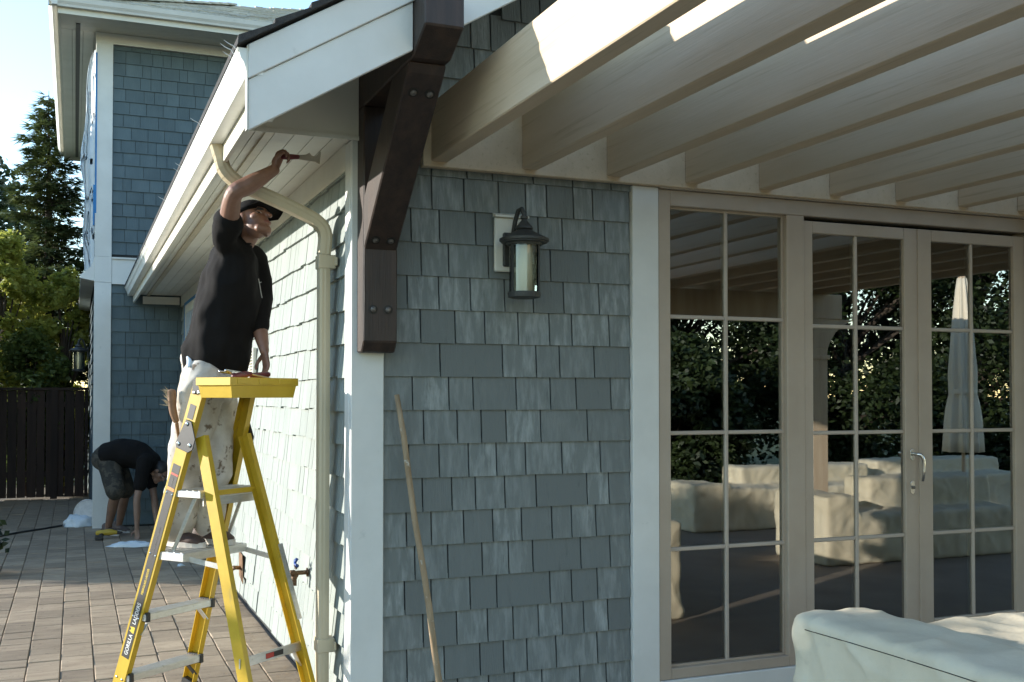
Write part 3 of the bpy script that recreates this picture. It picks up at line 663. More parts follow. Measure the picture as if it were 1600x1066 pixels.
# ================================================================ PERGOLA
perg = thing('pergola', 'open pergola of pale whitewashed rafters fixed to the front wall', 'pergola', (3, -2, 0))
MB().box((.345, -.052, 2.792), (6.9, -.0005, 3.115)).build('ledger', 'pergola_wood', perg, .004)
for i in range(14):
    x = .383 + .490 * i + random.uniform(-.006, .006)
    MB().box((x, -5.7, 2.818), (x + .088, -.0525, 3.112)).build('rafter', 'pergola_wood', perg, .005)
MB().box((1.5, -5.09, 2.53), (7.05, -4.92, 2.8175)).build('beam', 'pergola_post', perg, .005)
for i in range(40):  # unseen boards added over the right end to darken the rafters below
    y = -5.6 + i * .14
    MB().box((4.25, y, 3.1125), (6.9, y + .136, 3.135)).build('shade_board', 'pergola_wood', perg)
for px in (2.1, 6.62):
    po = MB().box((px, -5.10, .0), (px + .21, -4.91, 2.20)).build('post', 'pergola_post', perg, .006)
    MB().box((px - .02, -5.12, 2.06), (px + .23, -4.89, 2.11)).build('post_collar', 'pergola_post', po, .004)
    MB().box((px + .002, -5.098, 2.2005), (px + .208, -4.912, 2.5295)).build('post_head', 'pergola_post', po)
    for sgn in (-1, 1):
        xa = px + .105 + sgn * .1055; pts = []
        for j in range(9):
            t = j / 8 * math.pi / 2; pts.append((xa + sgn * .50 * (1 - math.cos(t)), 0, 2.03 + .50 * math.sin(t)))
        poly = [(p[0], -5.07, p[2] - .0005) for p in pts] + [(xa + sgn * .0, -5.07, 2.5295)]
        MB().prism(poly, (0, .13, 0)).build('curved_brace', 'pergola_post', perg)

# ================================================================ WALL LANTERNS
def lantern(loc, nrm, label, plate=True):
    """loc = point on wall at the middle of the back plate; lantern built along -y then turned"""
    t = thing('wall_lantern', label, 'lantern', loc, 'outdoor wall lanterns')
    mats = Matrix.Translation(V(loc)) @ (Matrix.Identity(4) if nrm == 'front' else Matrix.Rotation(-math.pi / 2, 4, 'Z'))
    def fin(mb, name, mat, bevel=0, smooth=False, parent=t):
        mb.v = [tuple(mats @ V(p)) for p in mb.v]; return mb.build(name, mat, parent, bevel, smooth)
    if plate:
        pl = MB().box((-.095, -.022, -.14), (.085, .0, .14)); fin(pl, 'mount_block', 'warm_white_paint', .006)
        fin(MB().prism([(-.1, -.0, .1405), (-.1, -.04, .1405), (-.1, -.04, .15), (-.1, -.0, .165)], (.19, 0, 0)), 'mount_drip', 'warm_white_paint')
    yb = -.0225
    fin(MB().box((-.055, yb - .022, -.115), (.045, yb, .06)), 'backplate', 'lamp_metal', .006)
    ax = (.012, -.155)
    arm = MB().tube([(-.012, yb - .02, .035), (-.012, yb - .05, .06), (-.008, yb - .06, .11), (0, yb - .085, .165), (.006, -.135, .170), (ax[0], ax[1], .14), (ax[0], ax[1], .10)], [.011, .012, .012, .012, .012, .012, .012], 10)
    fin(arm, 'arm', 'lamp_metal', smooth=True)
    c = (ax[0], ax[1], 0)
    fin(MB().lathe(c, [(.012, .135), (.019, .128), (.019, .118), (.013, .112), (.016, .106), (.043, .075), (.046, .065), (.036, .060), (.050, .052), (.105, .024), (.126, .014), (.126, .002), (.118, -.002), (.118, -.006), (.090, -.010), (.088, -.02), (.02, -.02)], 32), 'cap', 'lamp_metal', smooth=False)
    fin(MB().lathe(c, [(.076, -.0205), (.076, -.255), (.073, -.255), (.073, -.0205)], 32), 'glass_shade', 'lamp_glass', smooth=False)
    fin(MB().lathe(c, [(.042, -.0205), (.042, -.255)], 20), 'inner_tube', 'lamp_tube', smooth=True)
    for a in (200, 320, 80):
        an = math.radians(a); p = V((ax[0] + .0785 * math.cos(an), ax[1] + .0785 * math.sin(an), 0)); tg = (-math.sin(an), math.cos(an), 0)
        fin(MB().obox(p + V((0, 0, -.255)), p + V((0, 0, -.02)), tg, .009, .0015), 'cage_bar', 'lamp_metal')
    fin(MB().lathe(c, [(.03, -.2555), (.083, -.2555), (.085, -.262), (.083, -.282), (.06, -.288), (.01, -.288)], 32), 'base_ring', 'lamp_metal')
    return t
lantern((.835, .0, 2.425), 'front', 'black wall lantern with a clear glass cylinder on the front shingle wall')
lantern((WX - .02, 11.2, 2.27), 'side', 'small black wall lantern on the wing beside the plank fence', plate=False)

# ================================================================ FENCE
fen = thing('fence', 'dark brown wooden plank fence under the trees', 'fence', (-4, 13.4, 0))
x = -6.6
while x < WX - .03:
    wd = random.choice((.135, .14, .145)); x2 = min(x + wd, WX - .01); MB().box((x, 13.40 + random.uniform(0, .008), .03), (x2 - random.choice((.006, .010, .02)), 13.425, 1.72 + random.uniform(-.004, .004))).build('plank', 'fence_wood', fen); x = x2
for z in (.35, 1.45): MB().box((-6.6, 13.426, z), (WX - .01, 13.48, z + .09)).build('rail', 'fence_wood', fen)
MB().box((-6.6, 13.36, 1.7245), (WX - .01, 13.50, 1.765)).build('cap_rail', 'fence_wood', fen)
for x in (-6.3, -4.6, -2.9, -1.6): MB().box((x, 13.345, .0), (x + .1, 13.398, 1.722)).build('post', 'fence_wood', fen)

# ================================================================ TREES
def leaf_quads(pts, size, mb, rnd, up=.3):
    for p, d in pts:
        a = V((rnd.gauss(0, 1), rnd.gauss(0, 1), rnd.gauss(0, 1) * .6)).normalized(); b = a.cross(V((rnd.gauss(0, 1), rnd.gauss(0, 1), rnd.gauss(0, 1)))).normalized()
        s_ = size * rnd.uniform(.6, 1.3); mb.add([p - a * s_ * .5, p + b * s_ * .28, p + a * s_ * .5, p - b * s_ * .28], [(0, 1, 2, 3)])
def leafy_tree(name, label, base, h, rad, mat, nclump, nleaf, lsize, seed, trunk_h=None, group=None, low=.25, cat='tree'):
    rnd = random.Random(seed); base = V(base); t = thing(name, label, cat, base, group)
    th = trunk_h or h * .5
    tr = MB(); top = base + V((rnd.uniform(-.2, .2), rnd.uniform(-.2, .2), h * .75)); r0 = .028 * h
    tr.tube([base + V((0, 0, -.03)), base.lerp(top, .4) + V((rnd.uniform(-.1, .1), 0, 0)), top], [r0, r0 * .7, r0 * .2], 9)
    cl = []
    for i in range(nclump):
        zf = rnd.uniform(low, 1.0); an = rnd.uniform(0, 2 * math.pi)
        prof = math.sin(math.pi * min(1, max(.08, (zf - low * .6) / (1.02 - low * .6)))) ** .6
        rr = rad * prof * math.sqrt(rnd.uniform(.12, 1)); c = base + V((math.cos(an) * rr, math.sin(an) * rr, h * zf)); cl.append((c, rad * rnd.uniform(.16, .34)))
        if i % 3 == 0:
            q = base.lerp(top, min(.95, zf * .8)); tr.tube([q, (q + c) / 2 + V((0, 0, .1)), c], [r0 * .28, r0 * .16, r0 * .05], 6)
    tr.build('trunk', 'bark', t, smooth=True)
    mb = MB()
    for c, r in cl:
        pts = []
        for _ in range(nleaf):
            d = V((rnd.gauss(0, 1), rnd.gauss(0, 1), rnd.gauss(0, .8))).normalized() * (r * rnd.uniform(.3, 1.1)); pts.append((c + d, d))
        leaf_quads(pts, lsize, mb, rnd)
    stuffless = mb.build('crown', mat, t); return t
def conifer(name, label, base, h, rad, seed, mat='needles', group=None, dens=1.0):
    rnd = random.Random(seed); base = V(base); t = thing(name, label, 'tree', base, group)
    MB().tube([base + V((0, 0, -.03)), base + V((.03, 0, h * .5)), base + V((0, 0, h))], [.022 * h, .013 * h, .004], 9).build('trunk', 'bark', t, smooth=True)
    mb = MB(); br = MB(); z = h * .06
    while z < h * .985:
        f = z / h; L = rad * (1 - f) ** .8 * rnd.uniform(.75, 1.12) + .10
        nb = max(3, int(5 + 3 * (1 - f)))
        a0 = rnd.uniform(0, 6.28)
        for k in range(nb):
            an = a0 + k * 2 * math.pi / nb + rnd.uniform(-.3, .3); l = L * rnd.uniform(.65, 1.1); d = V((math.cos(an), math.sin(an), 0)); sd = V((-d.y, d.x, 0))
            p0 = base + V((0, 0, z + rnd.uniform(-.1, .1)))
            path = [p0 + d * (l * s_) + V((0, 0, -.28 * l * s_ + .20 * l * s_ * s_)) for s_ in (0, .25, .5, .75, 1)]
            br.tube(path, [.012, .010, .008, .006, .003], 4)
            m = max(6, int(26 * l * dens))
            for i in range(m):
                s_ = rnd.uniform(.03, 1.02); q = p0 + d * (l * s_) + V((0, 0, -.28 * l * s_ + .20 * l * s_ * s_))
                wid = l * .30 * (1.05 - s_) + .05; off = rnd.uniform(-1, 1) * wid; q = q + sd * off + V((0, 0, rnd.uniform(-.10, .03) - abs(off) * .2))
                dr = (d * rnd.uniform(.4, 1) + sd * (1 if off > 0 else -1) * rnd.uniform(.2, 1) + V((0, 0, rnd.uniform(-.5, .25)))).normalized(); n2 = dr.cross(V((rnd.gauss(0, .5), rnd.gauss(0, .5), 1))).normalized()
                ln = rnd.uniform(.12, .26); ww = ln * .2
                for t_ in (-1, 0, 1):
                    dd = (dr + n2 * t_ * .5).normalized(); mb.add([q - n2 * ww * .5, q + n2 * ww * .5, q + dd * ln], [(0, 1, 2)])
        z += (.11 + .07 * (1 - f)) * (h / 7)
    br.build('branches', 'bark', t); mb.build('crown', mat, t); return t
conifer('spruce_tree', 'tall dark spruce with a thin pointed top behind the fence', (-1.76, 17.2, 0), 7.5, 2.0, 3, dens=2.8)
leafy_tree('deciduous_tree', 'yellow-green leafy tree beside the spruce behind the fence', (-2.42, 14.6, 0), 4.3, .8, 'leaf_light', 100, 140, .11, 5, low=.18)
leafy_tree('evergreen_tree', 'low dark bushy tree in front of the spruce trunk, just over the fence', (-1.95, 14.2, 0), 2.6, .7, 'leaf_mid', 100, 170, .10, 9, low=.06)
leafy_tree('broadleaf_shrub', 'sunlit green shrub against the wing side, behind the fence', (-1.42, 14.5, 0), 3.7, .5, 'leaf_light', 90, 150, .10, 11, low=.05)
leafy_tree('background_tree', 'large dark tree filling the gap far behind the spruce', (-4.3, 25, 0), 7.5, 2.8, 'leaf_dark', 130, 150, .2, 12, low=.05)
# unseen trees shading the far paving; low, smallest and dense ones added as shade
for i, (x, y, h, r) in enumerate(((-9.0, 12.0, 6.5, 2.3), (-12.6, 14.2, 7.5, 2.8), (-5.6, 9.7, 5.2, 2.0), (-10.0, 2.45, 3.75, 2.0), (-8.0, 1.25, 3.1, 1.75), (-4.6, 11.7, 5.6, 1.9))):
    leafy_tree('shade_tree', ['round leafy garden tree standing left of the patio', 'tallest leafy garden tree left of the patio', 'leafy garden tree nearest the far paving', 'low round unseen tree added to shade the covered sofa', 'smallest unseen tree added to shade the covered sofa', 'dense unseen tree added to shade the bending helper'][i], (x, y, 0), h, r, 'leaf_mid', 110 if i < 3 else 190, 130 if i < 3 else 200, .22, 20 + i, low=.03, group='garden trees beside the patio')
# trees beyond the patio, seen mirrored in the door glass
lab = ['dense dark laurel facing the sidelight across the patio', 'tall dark laurel behind the covered sofa', 'broad dark laurel behind the closed parasol', 'dark laurel at the end of the patio hedge', 'low sunlit laurel beside the pergola post', 'tall dark tree closing the hedge gap']
for i, (x, y, h, r, mt) in enumerate(((6.0, -12.0, 6.6, 2.4, 'leaf_dark'), (9.3, -12.5, 7.0, 2.6, 'leaf_dark'), (12.6, -11.6, 7.2, 2.6, 'leaf_dark'), (16.0, -11.5, 7.2, 2.8, 'leaf_dark'), (7.6, -9.6, 2.4, 1.1, 'leaf_dark'), (20.0, -11.5, 7.2, 2.8, 'leaf_dark'))):
    leafy_tree('laurel_tree', lab[i], (x, y, 0), h, r, mt, 170, 290, .125, 40 + i, low=.02, group='hedge of laurels across the patio')

# ================================================================ PLATFORM STEPLADDER
AZ = math.radians(51.81); E1 = V((math.sin(AZ), math.cos(AZ), 0)); E2 = V((math.sin(AZ + math.pi / 2), math.cos(AZ + math.pi / 2), 0))
A0, A1 = V((-1.079, .743, 0)), V((-.728, .420, 1.5)); B0, B1 = V((-.486, -.011, 0)), V((-.711, .398, 1.5))
C0, C1 = V((-.652, 1.079, 0)), V((-.421, .661, 1.5)); D0, D1 = V((-.059, .325, 0)), V((-.404, .640, 1.5))
def onr(P, Q, z): return P + (Q - P) * (z / 1.5)
lad = thing('stepladder', 'yellow fibreglass platform stepladder with aluminium steps and a tool tray', 'ladder', (A0 + D0) / 2)
def channel(name, P, Q, z0, z1, inw, wdt=.078, fl=.030):
    p, q = onr(P, Q, z0), onr(P, Q, z1); d = (q - p).normalized(); n = (inw - d * inw.dot(d)).normalized(); wv = d.cross(n)
    m = MB(); m.obox(p, q, n, .002, wdt / 2)
    for s_ in (-1, 1): m.obox(p + n * (fl / 2 + .0022) + wv * s_ * (wdt / 2 - .002), q + n * (fl / 2 + .0022) + wv * s_ * (wdt / 2 - .002), n, fl / 2, .002)
    return m.build(name, 'yellow_fibreglass', lad), d, n, wv
ra, dA, nA, wA = channel('front_rail', A0, A1, .03, 1.69, E1)
rc, dC, nC, wC = channel('front_rail', C0, C1, .03, 1.69, -E1)
rb, dB, nB, wB = channel('rear_leg', B0 + E1 * .036, B1 + E1 * .036, .03, 1.44, E1, .066, .026)
rdd, dD, nD, wD = channel('rear_leg', D0 - E1 * .036, D1 - E1 * .036, .03, 1.44, -E1, .066, .026)
for P, Q, inw in ((A0, A1, E1), (B0 + E1 * .036, B1 + E1 * .036, E1), (C0, C1, -E1), (D0 - E1 * .036, D1 - E1 * .036, -E1)):
    MB().obox(onr(P, Q, .0) + inw * .012, onr(P, Q, .08) + inw * .012, inw, .022, .045).build('foot', 'black_plastic', lad, .004)
def step(z, depth, th, name, front=0.0):
    a = onr(A0, A1, z) + E1 * .004; c = onr(C0, C1, z) - E1 * .004
    m = MB(); m.prism([a - E2 * front + V((0, 0, -th)), c - E2 * front + V((0, 0, -th)), c + E2 * depth + V((0, 0, -th)), a + E2 * depth + V((0, 0, -th))], (0, 0, th))
    o = m.build(name, 'aluminium', lad, .003)
    for i in range(5):     # anti-slip ribs
        e = -front + (depth + front) * (i + .5) / 5; MB().obox(a + E2 * e + E1 * .01 + V((0, 0, .0015)), c + E2 * e - E1 * .01 + V((0, 0, .0015)), E2, .004, .0015).build('rib', 'aluminium', o)
    return o, a, c
for z in (.225, .54):
    o, a, c = step(z, .055, .035, 'step', .035)
    for q, s_ in ((a, 1), (c, -1)): MB().obox(q + E1 * s_ * .018 + E2 * (-.042) + V((0, 0, -.017)), q + E1 * s_ * .018 + E2 * .062 + V((0, 0, -.017)), V((0, 0, 1)), .024, .012).build('step_cap', 'black_plastic', o, .003)
    for q, s_ in ((a, 1), (c, -1)): MB().obox(q + E1 * s_ * .012 + V((0, 0, -.11)), q + E1 * s_ * .075 + V((0, 0, -.036)), E2, .016, .0025).build('step_brace', 'aluminium' if z > .4 else 'black_plastic', o)
pf, a3, c3 = step(.862, .20, .042, 'platform', .05)
pu, a4, c4 = step(1.172, .20, .034, 'platform', .0)
q0 = a4.lerp(c4, .30) + E2 * .2005; q1 = a4.lerp(c4, .97) + E2 * .2005
MB().obox(q0 + V((0, 0, -.014)), q1 + V((0, 0, -.014)), V((0, 0, 1)), .013, .004).build('edge_strip', 'tray_plastic', pu, .002)
MB().obox(a4 + E2 * .19 + V((0, 0, -.055)) + E1 * .03, c4 + E2 * .19 + V((0, 0, -.055)) + E1 * .0, V((0, 0, 1)), .020, .0035).build('platform_rail', 'aluminium', pu)
# hinge plates, top cap and tray
for P, nrm in ((A0, -E1), (C0, E1)):
    PT, QT = (A0, A1) if P is A0 else (C0, C1)
    c = onr(PT, QT, 1.435) + nrm * .0045 + E2 * .025; dd = (QT - PT).normalized(); ww = dd.cross(nrm).normalized()
    if ww.dot(E2) < 0: ww = -ww
    pts = [c + dd * .085 - ww * .04, c + dd * .085 + ww * .0, c + dd * .01 + ww * .055, c - dd * .045 + ww * .055, c - dd * .068 + ww * .03, c - dd * .068 - ww * .055, c - dd * .045 - ww * .068]
    hp = MB().prism(pts, nrm * .006).build('hinge_plate', 'black_plastic', lad, .002)
    for k in ((.065, -.024), (-.045, -.045), (-.03, .03)):
        MB().lathe(c + dd * k[0] + ww * k[1] + nrm * .006, [(.010, 0), (.010, .003), (.005, .005)], 10, nrm).build('rivet', 'chrome', hp)
ta, tc = onr(A0, A1, 1.69), onr(C0, C1, 1.69)
m = MB(); m.prism([ta - E1 * .010 - E2 * .05 + V((0, 0, -.045)), tc + E1 * .010 - E2 * .05 + V((0, 0, -.045)), tc + E1 * .010 - E2 * .035 + V((0, 0, .045)), ta - E1 * .010 - E2 * .035 + V((0, 0, .045))], E2 * .085)
cap_ = m.build('top_cap', 'black_plastic', lad, .010, seg=2)
for k in (-.02, .012): MB().lathe(ta - E1 * .0105 + E2 * k + V((0, 0, -.03)), [(.008, 0), (.008, .003), (.003, .004)], 10, -E1).build('rivet', 'chrome', cap_)
# tray: shallow yellow bin with flared walls, set in front of the cap
ty = thing('tool_tray', 'yellow plastic tool tray clipped across the top of the stepladder', 'tray', ta.lerp(tc, .5))
tw = E1; td = E2; tcn = ta.lerp(tc, .5) + E2 * .155 + V((0, 0, 0)); hl, hdp = .245, .115
def trect(f, z): return [tcn - tw * hl * f - td * hdp * f + V((0, 0, z)), tcn + tw * hl * f - td * hdp * f + V((0, 0, z)), tcn + tw * hl * f + td * hdp * f + V((0, 0, z)), tcn - tw * hl * f + td * hdp * f + V((0, 0, z))]
o_ = [trect(.90, -.055), trect(.955, .005), trect(1.0, .006), trect(1.0, .045)]; i_ = [trect(.975, .045), trect(.935, .008), trect(.88, -.047)]
m = MB(); m.rings(o_ + i_); tr_ = m.build('bin', 'tray_plastic', ty, .003)
for s_ in (-.6, 0, .6):
    c = tcn + tw * hl * s_ + td * hdp * 1.001 + V((0, 0, .026)); MB().obox(c - tw * .05, c + tw * .05, V((0, 0, 1)), .014, .004).build('rim_clip', 'tray_plastic', ty, .002)
# braces between the rear legs, spreader links
bl, bh = onr(B0, B1, .365) + E1 * .03, onr(D0, D1, .365) - E1 * .03
bar = MB().obox(bl, bh, V((0, 0, 1)), .024, .004).build('rear_brace', 'aluminium', lad, .002)
q0, q1 = bl.lerp(bh, .40) + E2 * .0046, bl.lerp(bh, .68) + E2 * .0046
MB().obox(q0, q1, V((0, 0, 1)), .013, .0006).build('brace_label', 'label_black', bar); MB().obox(q0 + E2 * .0007, q0.lerp(q1, .45) + E2 * .0007, V((0, 0, 1)), .012, .0006).build('label_band', 'label_red', bar)
for q, s_ in ((bl, 1), (bh, -1)): MB().obox(q + V((0, 0, -.10)) + E1 * s_ * .01, q + E1 * s_ * .06 + V((0, 0, -.02)), E2, .011, .003).build('gusset', 'aluminium', bar)
MB().obox(c3 + E2 * .10 + V((0, 0, -.02)), onr(D0, D1, .80) - E1 * .03, V((0, 0, 1)), .013, .003).build('spreader', 'aluminium', lad)
MB().obox(a3 + E2 * .10 + E1 * .035 + V((0, 0, -.02)), onr(B0, B1, .80) + E1 * .068, V((0, 0, 1)), .013, .003).build('spreader', 'aluminium', lad)
MB().obox(a3 + E2 * .06 + E1 * .05 + V((0, 0, -.03)), a4 + E2 * .12 + E1 * .05 + V((0, 0, -.03)), E1, .003, .010).build('link_bar', 'aluminium', lad)
MB().obox(c3 + E2 * .06 - E1 * .03 + V((0, 0, -.03)), c4 + E2 * .12 - E1 * .03 + V((0, 0, -.03)), E1, .003, .010).build('link_bar', 'aluminium', lad)
MB().obox(onr(D0, D1, .88) - E1 * .031 + E2 * .036, onr(D0, D1, .50) - E1 * .031 + E2 * .036, E1, .016, .002).build('leg_plate', 'aluminium', lad)
# printed strip and lettering on the near front rail
face = -nA * .0027
def railbox(z0, z1, half, off, mat, name, lift):
    p, q = onr(A0, A1, z0) + face * (1 + lift) + wA * off, onr(A0, A1, z1) + face * (1 + lift) + wA * off
    return MB().obox(p, q, nA, .0005, half).build(name, mat, ra)
railbox(.315, 1.17, .026, 0, 'label_black', 'label_strip', .1)
railbox(1.185, 1.245, .026, 0, 'label_black', 'label_strip', .1); railbox(1.17, 1.185, .026, 0, 'label_orange', 'label_band', .12); railbox(1.246, 1.256, .026, 0, 'label_red', 'label_band', .12); railbox(1.257, 1.30, .026, 0, 'label_black', 'label_strip', .1)
xd = dA; nn = -nA; yd = nn.cross(xd).normalized()
def rtext(s, z, size, mat, off, name, sx=1.0):
    p = onr(A0, A1, z) - nA * .0036 + yd * off
    mt = Matrix(((xd.x * sx, yd.x, nn.x, p.x), (xd.y * sx, yd.y, nn.y, p.y), (xd.z * sx, yd.z, nn.z, p.z), (0, 0, 0, 1)))
    text_mesh(s, size, name, mat, ra, mt)
rtext('GORILLA', .33, .034, 'label_white', -.012, 'lettering', .80); rtext('LADDERS', .487, .034, 'label_white', -.012, 'lettering', .80)
p = onr(A0, A1, .459) - nA * .0036; em = [(-.016, -.016), (.016, -.016), (.016, -.004), (.010, .018), (.003, .008), (-.003, .008), (-.010, .018), (-.016, -.004)]
MB().prism([p + yd * b + xd * a for a, b in em], nn * .0008).build('emblem', 'label_yellow', ra)
rtext('FIBERGLASS LADDER', .64, .020, 'label_yellow', -.007, 'lettering', .75)
rtext('CAUTION  LEVEL  SET LADDER', .83, .013, 'label_faint', -.005, 'lettering', .9)
for z_ in (.225, .54, .862, 1.172):
    for k_ in (-.020, .020): MB().lathe(onr(A0, A1, z_ - .018) - nA * .0022 + wA * k_, [(.006, 0), (.006, .002), (.003, .0035)], 8, -nA).build('rivet', 'chrome', ra)
rtext('WARNING', 1.192, .012, 'label_faint', -.004, 'lettering', .8)
MB().obox(onr(A0, A1, 1.53) - nA * .0030, onr(A0, A1, 1.60) - nA * .0030, nA, .0005, .02).build('label_patch', 'label_black', ra)

# tools in the tray
def in_tray(a, b, z): return tcn + tw * a + td * b + V((0, 0, z + .014))
t = thing('screwdriver', 'screwdriver with a maroon handle lying in the yellow tray', 'screwdriver', in_tray(-.1, 0, 0)); 
MB().limb([in_tray(-.16, .06, .036), in_tray(-.10, .065, .045), in_tray(-.06, .068, .05)], [.016, .017, .012], 10).build('handle', 'maroon_handle', t, smooth=True); MB().tube([in_tray(-.06, .068, .05), in_tray(.07, .075, .03)], .0045, 8).build('shaft', 'steel_tool', t)
t = thing('putty_knife', 'putty knife with a maroon grip beside the screwdriver in the tray', 'knife', in_tray(.02, 0, 0))
MB().limb([in_tray(-.02, .045, .040), in_tray(.09, .045, .050)], [.016, .015], 10).build('handle', 'maroon_handle', t, smooth=True)
MB().prism([in_tray(-.03, .06, .046), in_tray(-.13, .085, .052), in_tray(-.13, .02, .052), in_tray(-.03, .03, .046)], (0, 0, .002)).build('blade', 'chrome', t)
t = thing('pliers', 'chrome pliers lying over the left end of the tray', 'pliers', in_tray(-.2, 0, 0))
MB().limb([in_tray(-.23, .03, .06), in_tray(-.17, .05, .055), in_tray(-.09, .03, .05)], [.006, .010, .008], 8).build('jaw', 'chrome', t, smooth=True)
MB().limb([in_tray(-.22, .06, .065), in_tray(-.17, .05, .058), in_tray(-.08, .06, .05)], [.006, .010, .008], 8).build('jaw', 'chrome', t, smooth=True)

# ================================================================ PEOPLE
def camdir(r, u, f): return (RT * r + V((0, 0, 1)) * u + V((math.sin(YAW), math.cos(YAW), 0)) * f).normalized()
def hand(mb, wrist, palm_dir, palm_nrm, curl, thumb_side, s=1.0):
    """wrist point, direction of palm, palm normal (towards what it holds), curl in radians per joint"""
    d = V(palm_dir).normalized(); n = V(palm_nrm); n = (n - d * n.dot(d)).normalized(); sd = d.cross(n) * thumb_side
    c = V(wrist)
    mb.limb([c - d * .02, c + d * .035 * s, c + d * .085 * s], [(.024 * s, .018 * s), (.036 * s, .016 * s), (.040 * s, .014 * s)], 12, ref=sd)
    for i, (off, L) in enumerate(((.030, .070), (.010, .078), (-.010, .073), (-.029, .057))):
        p = c + d * .082 * s + sd * off * s; pts = [p - d * .02 * s, p]; ang = 0; q = p
        for j, fr_ in enumerate((.45, .32, .26)):
            ang += curl * (1 + .08 * i); q = q + (d * math.cos(ang) + n * math.sin(ang)) * L * fr_ * s + sd * (off * .06 * s); pts.append(q)
        mb.limb(pts, [.0095 * s, .0095 * s, .009 * s, .008 * s, .007 * s], 8, sub=3)
    p = c + d * .02 * s + sd * .030 * s
    mb.limb([p - sd * .012, p + sd * .022 * s + d * .018 * s + n * .010, p + sd * .030 * s + d * .045 * s + n * .028 * s, p + sd * .022 * s + d * .068 * s + n * .040 * s], [.013 * s, .012 * s, .0105 * s, .008 * s], 8, sub=3)
def head(mb, hc, f, u, s=1.0):
    f = V(f).normalized(); u = V(u); u = (u - f * u.dot(f)).normalized(); l = f.cross(u)
    mb.ell(hc + u * .028 * s - f * .012 * s, (l * .076 * s, f * .098 * s, u * .098 * s), 20, 14)
    mb.ell(hc - u * .028 * s + f * .026 * s, (l * .062 * s, f * .066 * s, u * .078 * s), 18, 12)
    mb.limb([hc - u * .085 * s + f * .050 * s - l * .03 * s, hc - u * .094 * s + f * .072 * s, hc - u * .085 * s + f * .050 * s + l * .03 * s], [.022 * s, .024 * s, .022 * s], 10)
    mb.limb([hc + u * .020 * s + f * .088 * s, hc - u * .012 * s + f * .106 * s, hc - u * .024 * s + f * .112 * s], [(.010 * s, .010 * s), (.011 * s, .013 * s), (.015 * s, .013 * s)], 10, ref=l)
    mb.limb([hc + u * .026 * s + f * .082 * s - l * .045 * s, hc + u * .030 * s + f * .091 * s, hc + u * .026 * s + f * .082 * s + l * .045 * s], [.008 * s, .010 * s, .008 * s], 8)
    for dz, r in ((-.050, .0085), (-.061, .0095)): mb.limb([hc + u * dz * s + f * .080 * s - l * .022 * s, hc + u * dz * s + f * .092 * s, hc + u * dz * s + f * .080 * s + l * .022 * s], [r * .6 * s, r * s, r * .6 * s], 8)
    for k in (-1, 1):
        mb.ell(hc + l * k * .077 * s - f * .008 * s - u * .002 * s, (l * .009 * s, (f * .9 - u * .25).normalized() * .020 * s, (u * .9 + f * .25).normalized() * .033 * s), 10, 8)
        mb.ell(hc + l * k * .050 * s + f * .050 * s - u * .016 * s, (l * .02 * s, f * .03 * s, u * .022 * s), 10, 8)
    return f, u, l
def face_paint(ob, hc, f, u, l, s=1.0):
    me = ob.data
    for k in ('eye_white', 'eye_dark', 'lips', 'hair'): me.materials.append(MATS[k])
    for p in me.polygons:
        c = V(p.center) - hc; a, b, e = c.dot(l) / s, c.dot(u) / s, c.dot(f) / s
        if e > .04:
            for k in (-1, 1):
                r = ((a - k * .031) / .0145) ** 2 + ((b - .006) / .0062) ** 2
                if r < 1: p.material_index = 2 if abs(a - k * .033) < .006 else 1
                if ((a - k * .031) / .021) ** 2 + ((b - .022) / .0045) ** 2 < 1: p.material_index = 4
            if e > .06 and abs(b + .056) < .009 and abs(a) < .022: p.material_index = 3
def folds(scale, amp, seed, stretch=(1, 1, .45)):
    def fn(co, n):
        q = V((co.x * stretch[0], co.y * stretch[1], co.z * stretch[2])) * scale + V((seed, seed * 2, 0))
        a = noise.noise(q) + .5 * noise.noise(q * 2.3 + V((4, 1, 7))); r = 1 - 2 * abs(noise.noise(q * .8 + V((9, 3, 1))))
        return co + n * amp * (a * .6 + r * .5)
    return fn
BVH = {}
def surf(ob, u, v):
    me = ob.data
    if me.name not in BVH: BVH[me.name] = BVHTree.FromPolygons([x.co for x in me.vertices], [tuple(p.vertices) for p in me.polygons])
    d = ray(u, v).normalized(); h = BVH[me.name].ray_cast(CAM, d)
    if h[0] is None: h = BVH[me.name].find_nearest(atd(u, v, 5.5))
    return h[0], (h[1] if h[1].dot(d) < 0 else -h[1])
def shoe(parent, heel, toe, upv=V((0, 0, 1)), mat='shoe_brown'):
    heel, toe = V(heel), V(toe); d = (toe - heel).normalized()
    m = MB(); m.limb([heel + upv * .05, heel.lerp(toe, .35) + upv * .048, heel.lerp(toe, .72) + upv * .038, toe - d * .02 + upv * .03], [(.042, .040), (.045, .036), (.048, .030), (.036, .020)], 12, ref=d.cross(upv))
    m.limb([heel + upv * .09 + d * .01, heel + upv * .05 + d * .02], [.040, .042], 12)
    o = remesh(m, 'shoe', mat, parent, .006, 2)
    rs = []
    for h, sc in ((0, .96), (.026, 1.0), (.028, .9)):
        ring = []; sd = d.cross(upv)
        for i in range(20):
            a = 2 * math.pi * i / 20; L = (toe - heel).length; x_ = .5 + .56 * math.cos(a); wv = .047 * (1 - .18 * (x_ < .4)) * math.sin(a)
            ring.append(heel + d * (L * (x_ * 1.0)) * 1.0 + sd * wv * sc + upv * h)
        rs.append(ring)
    MB().rings(rs).build('sole', 'shoe_sole', o); return o

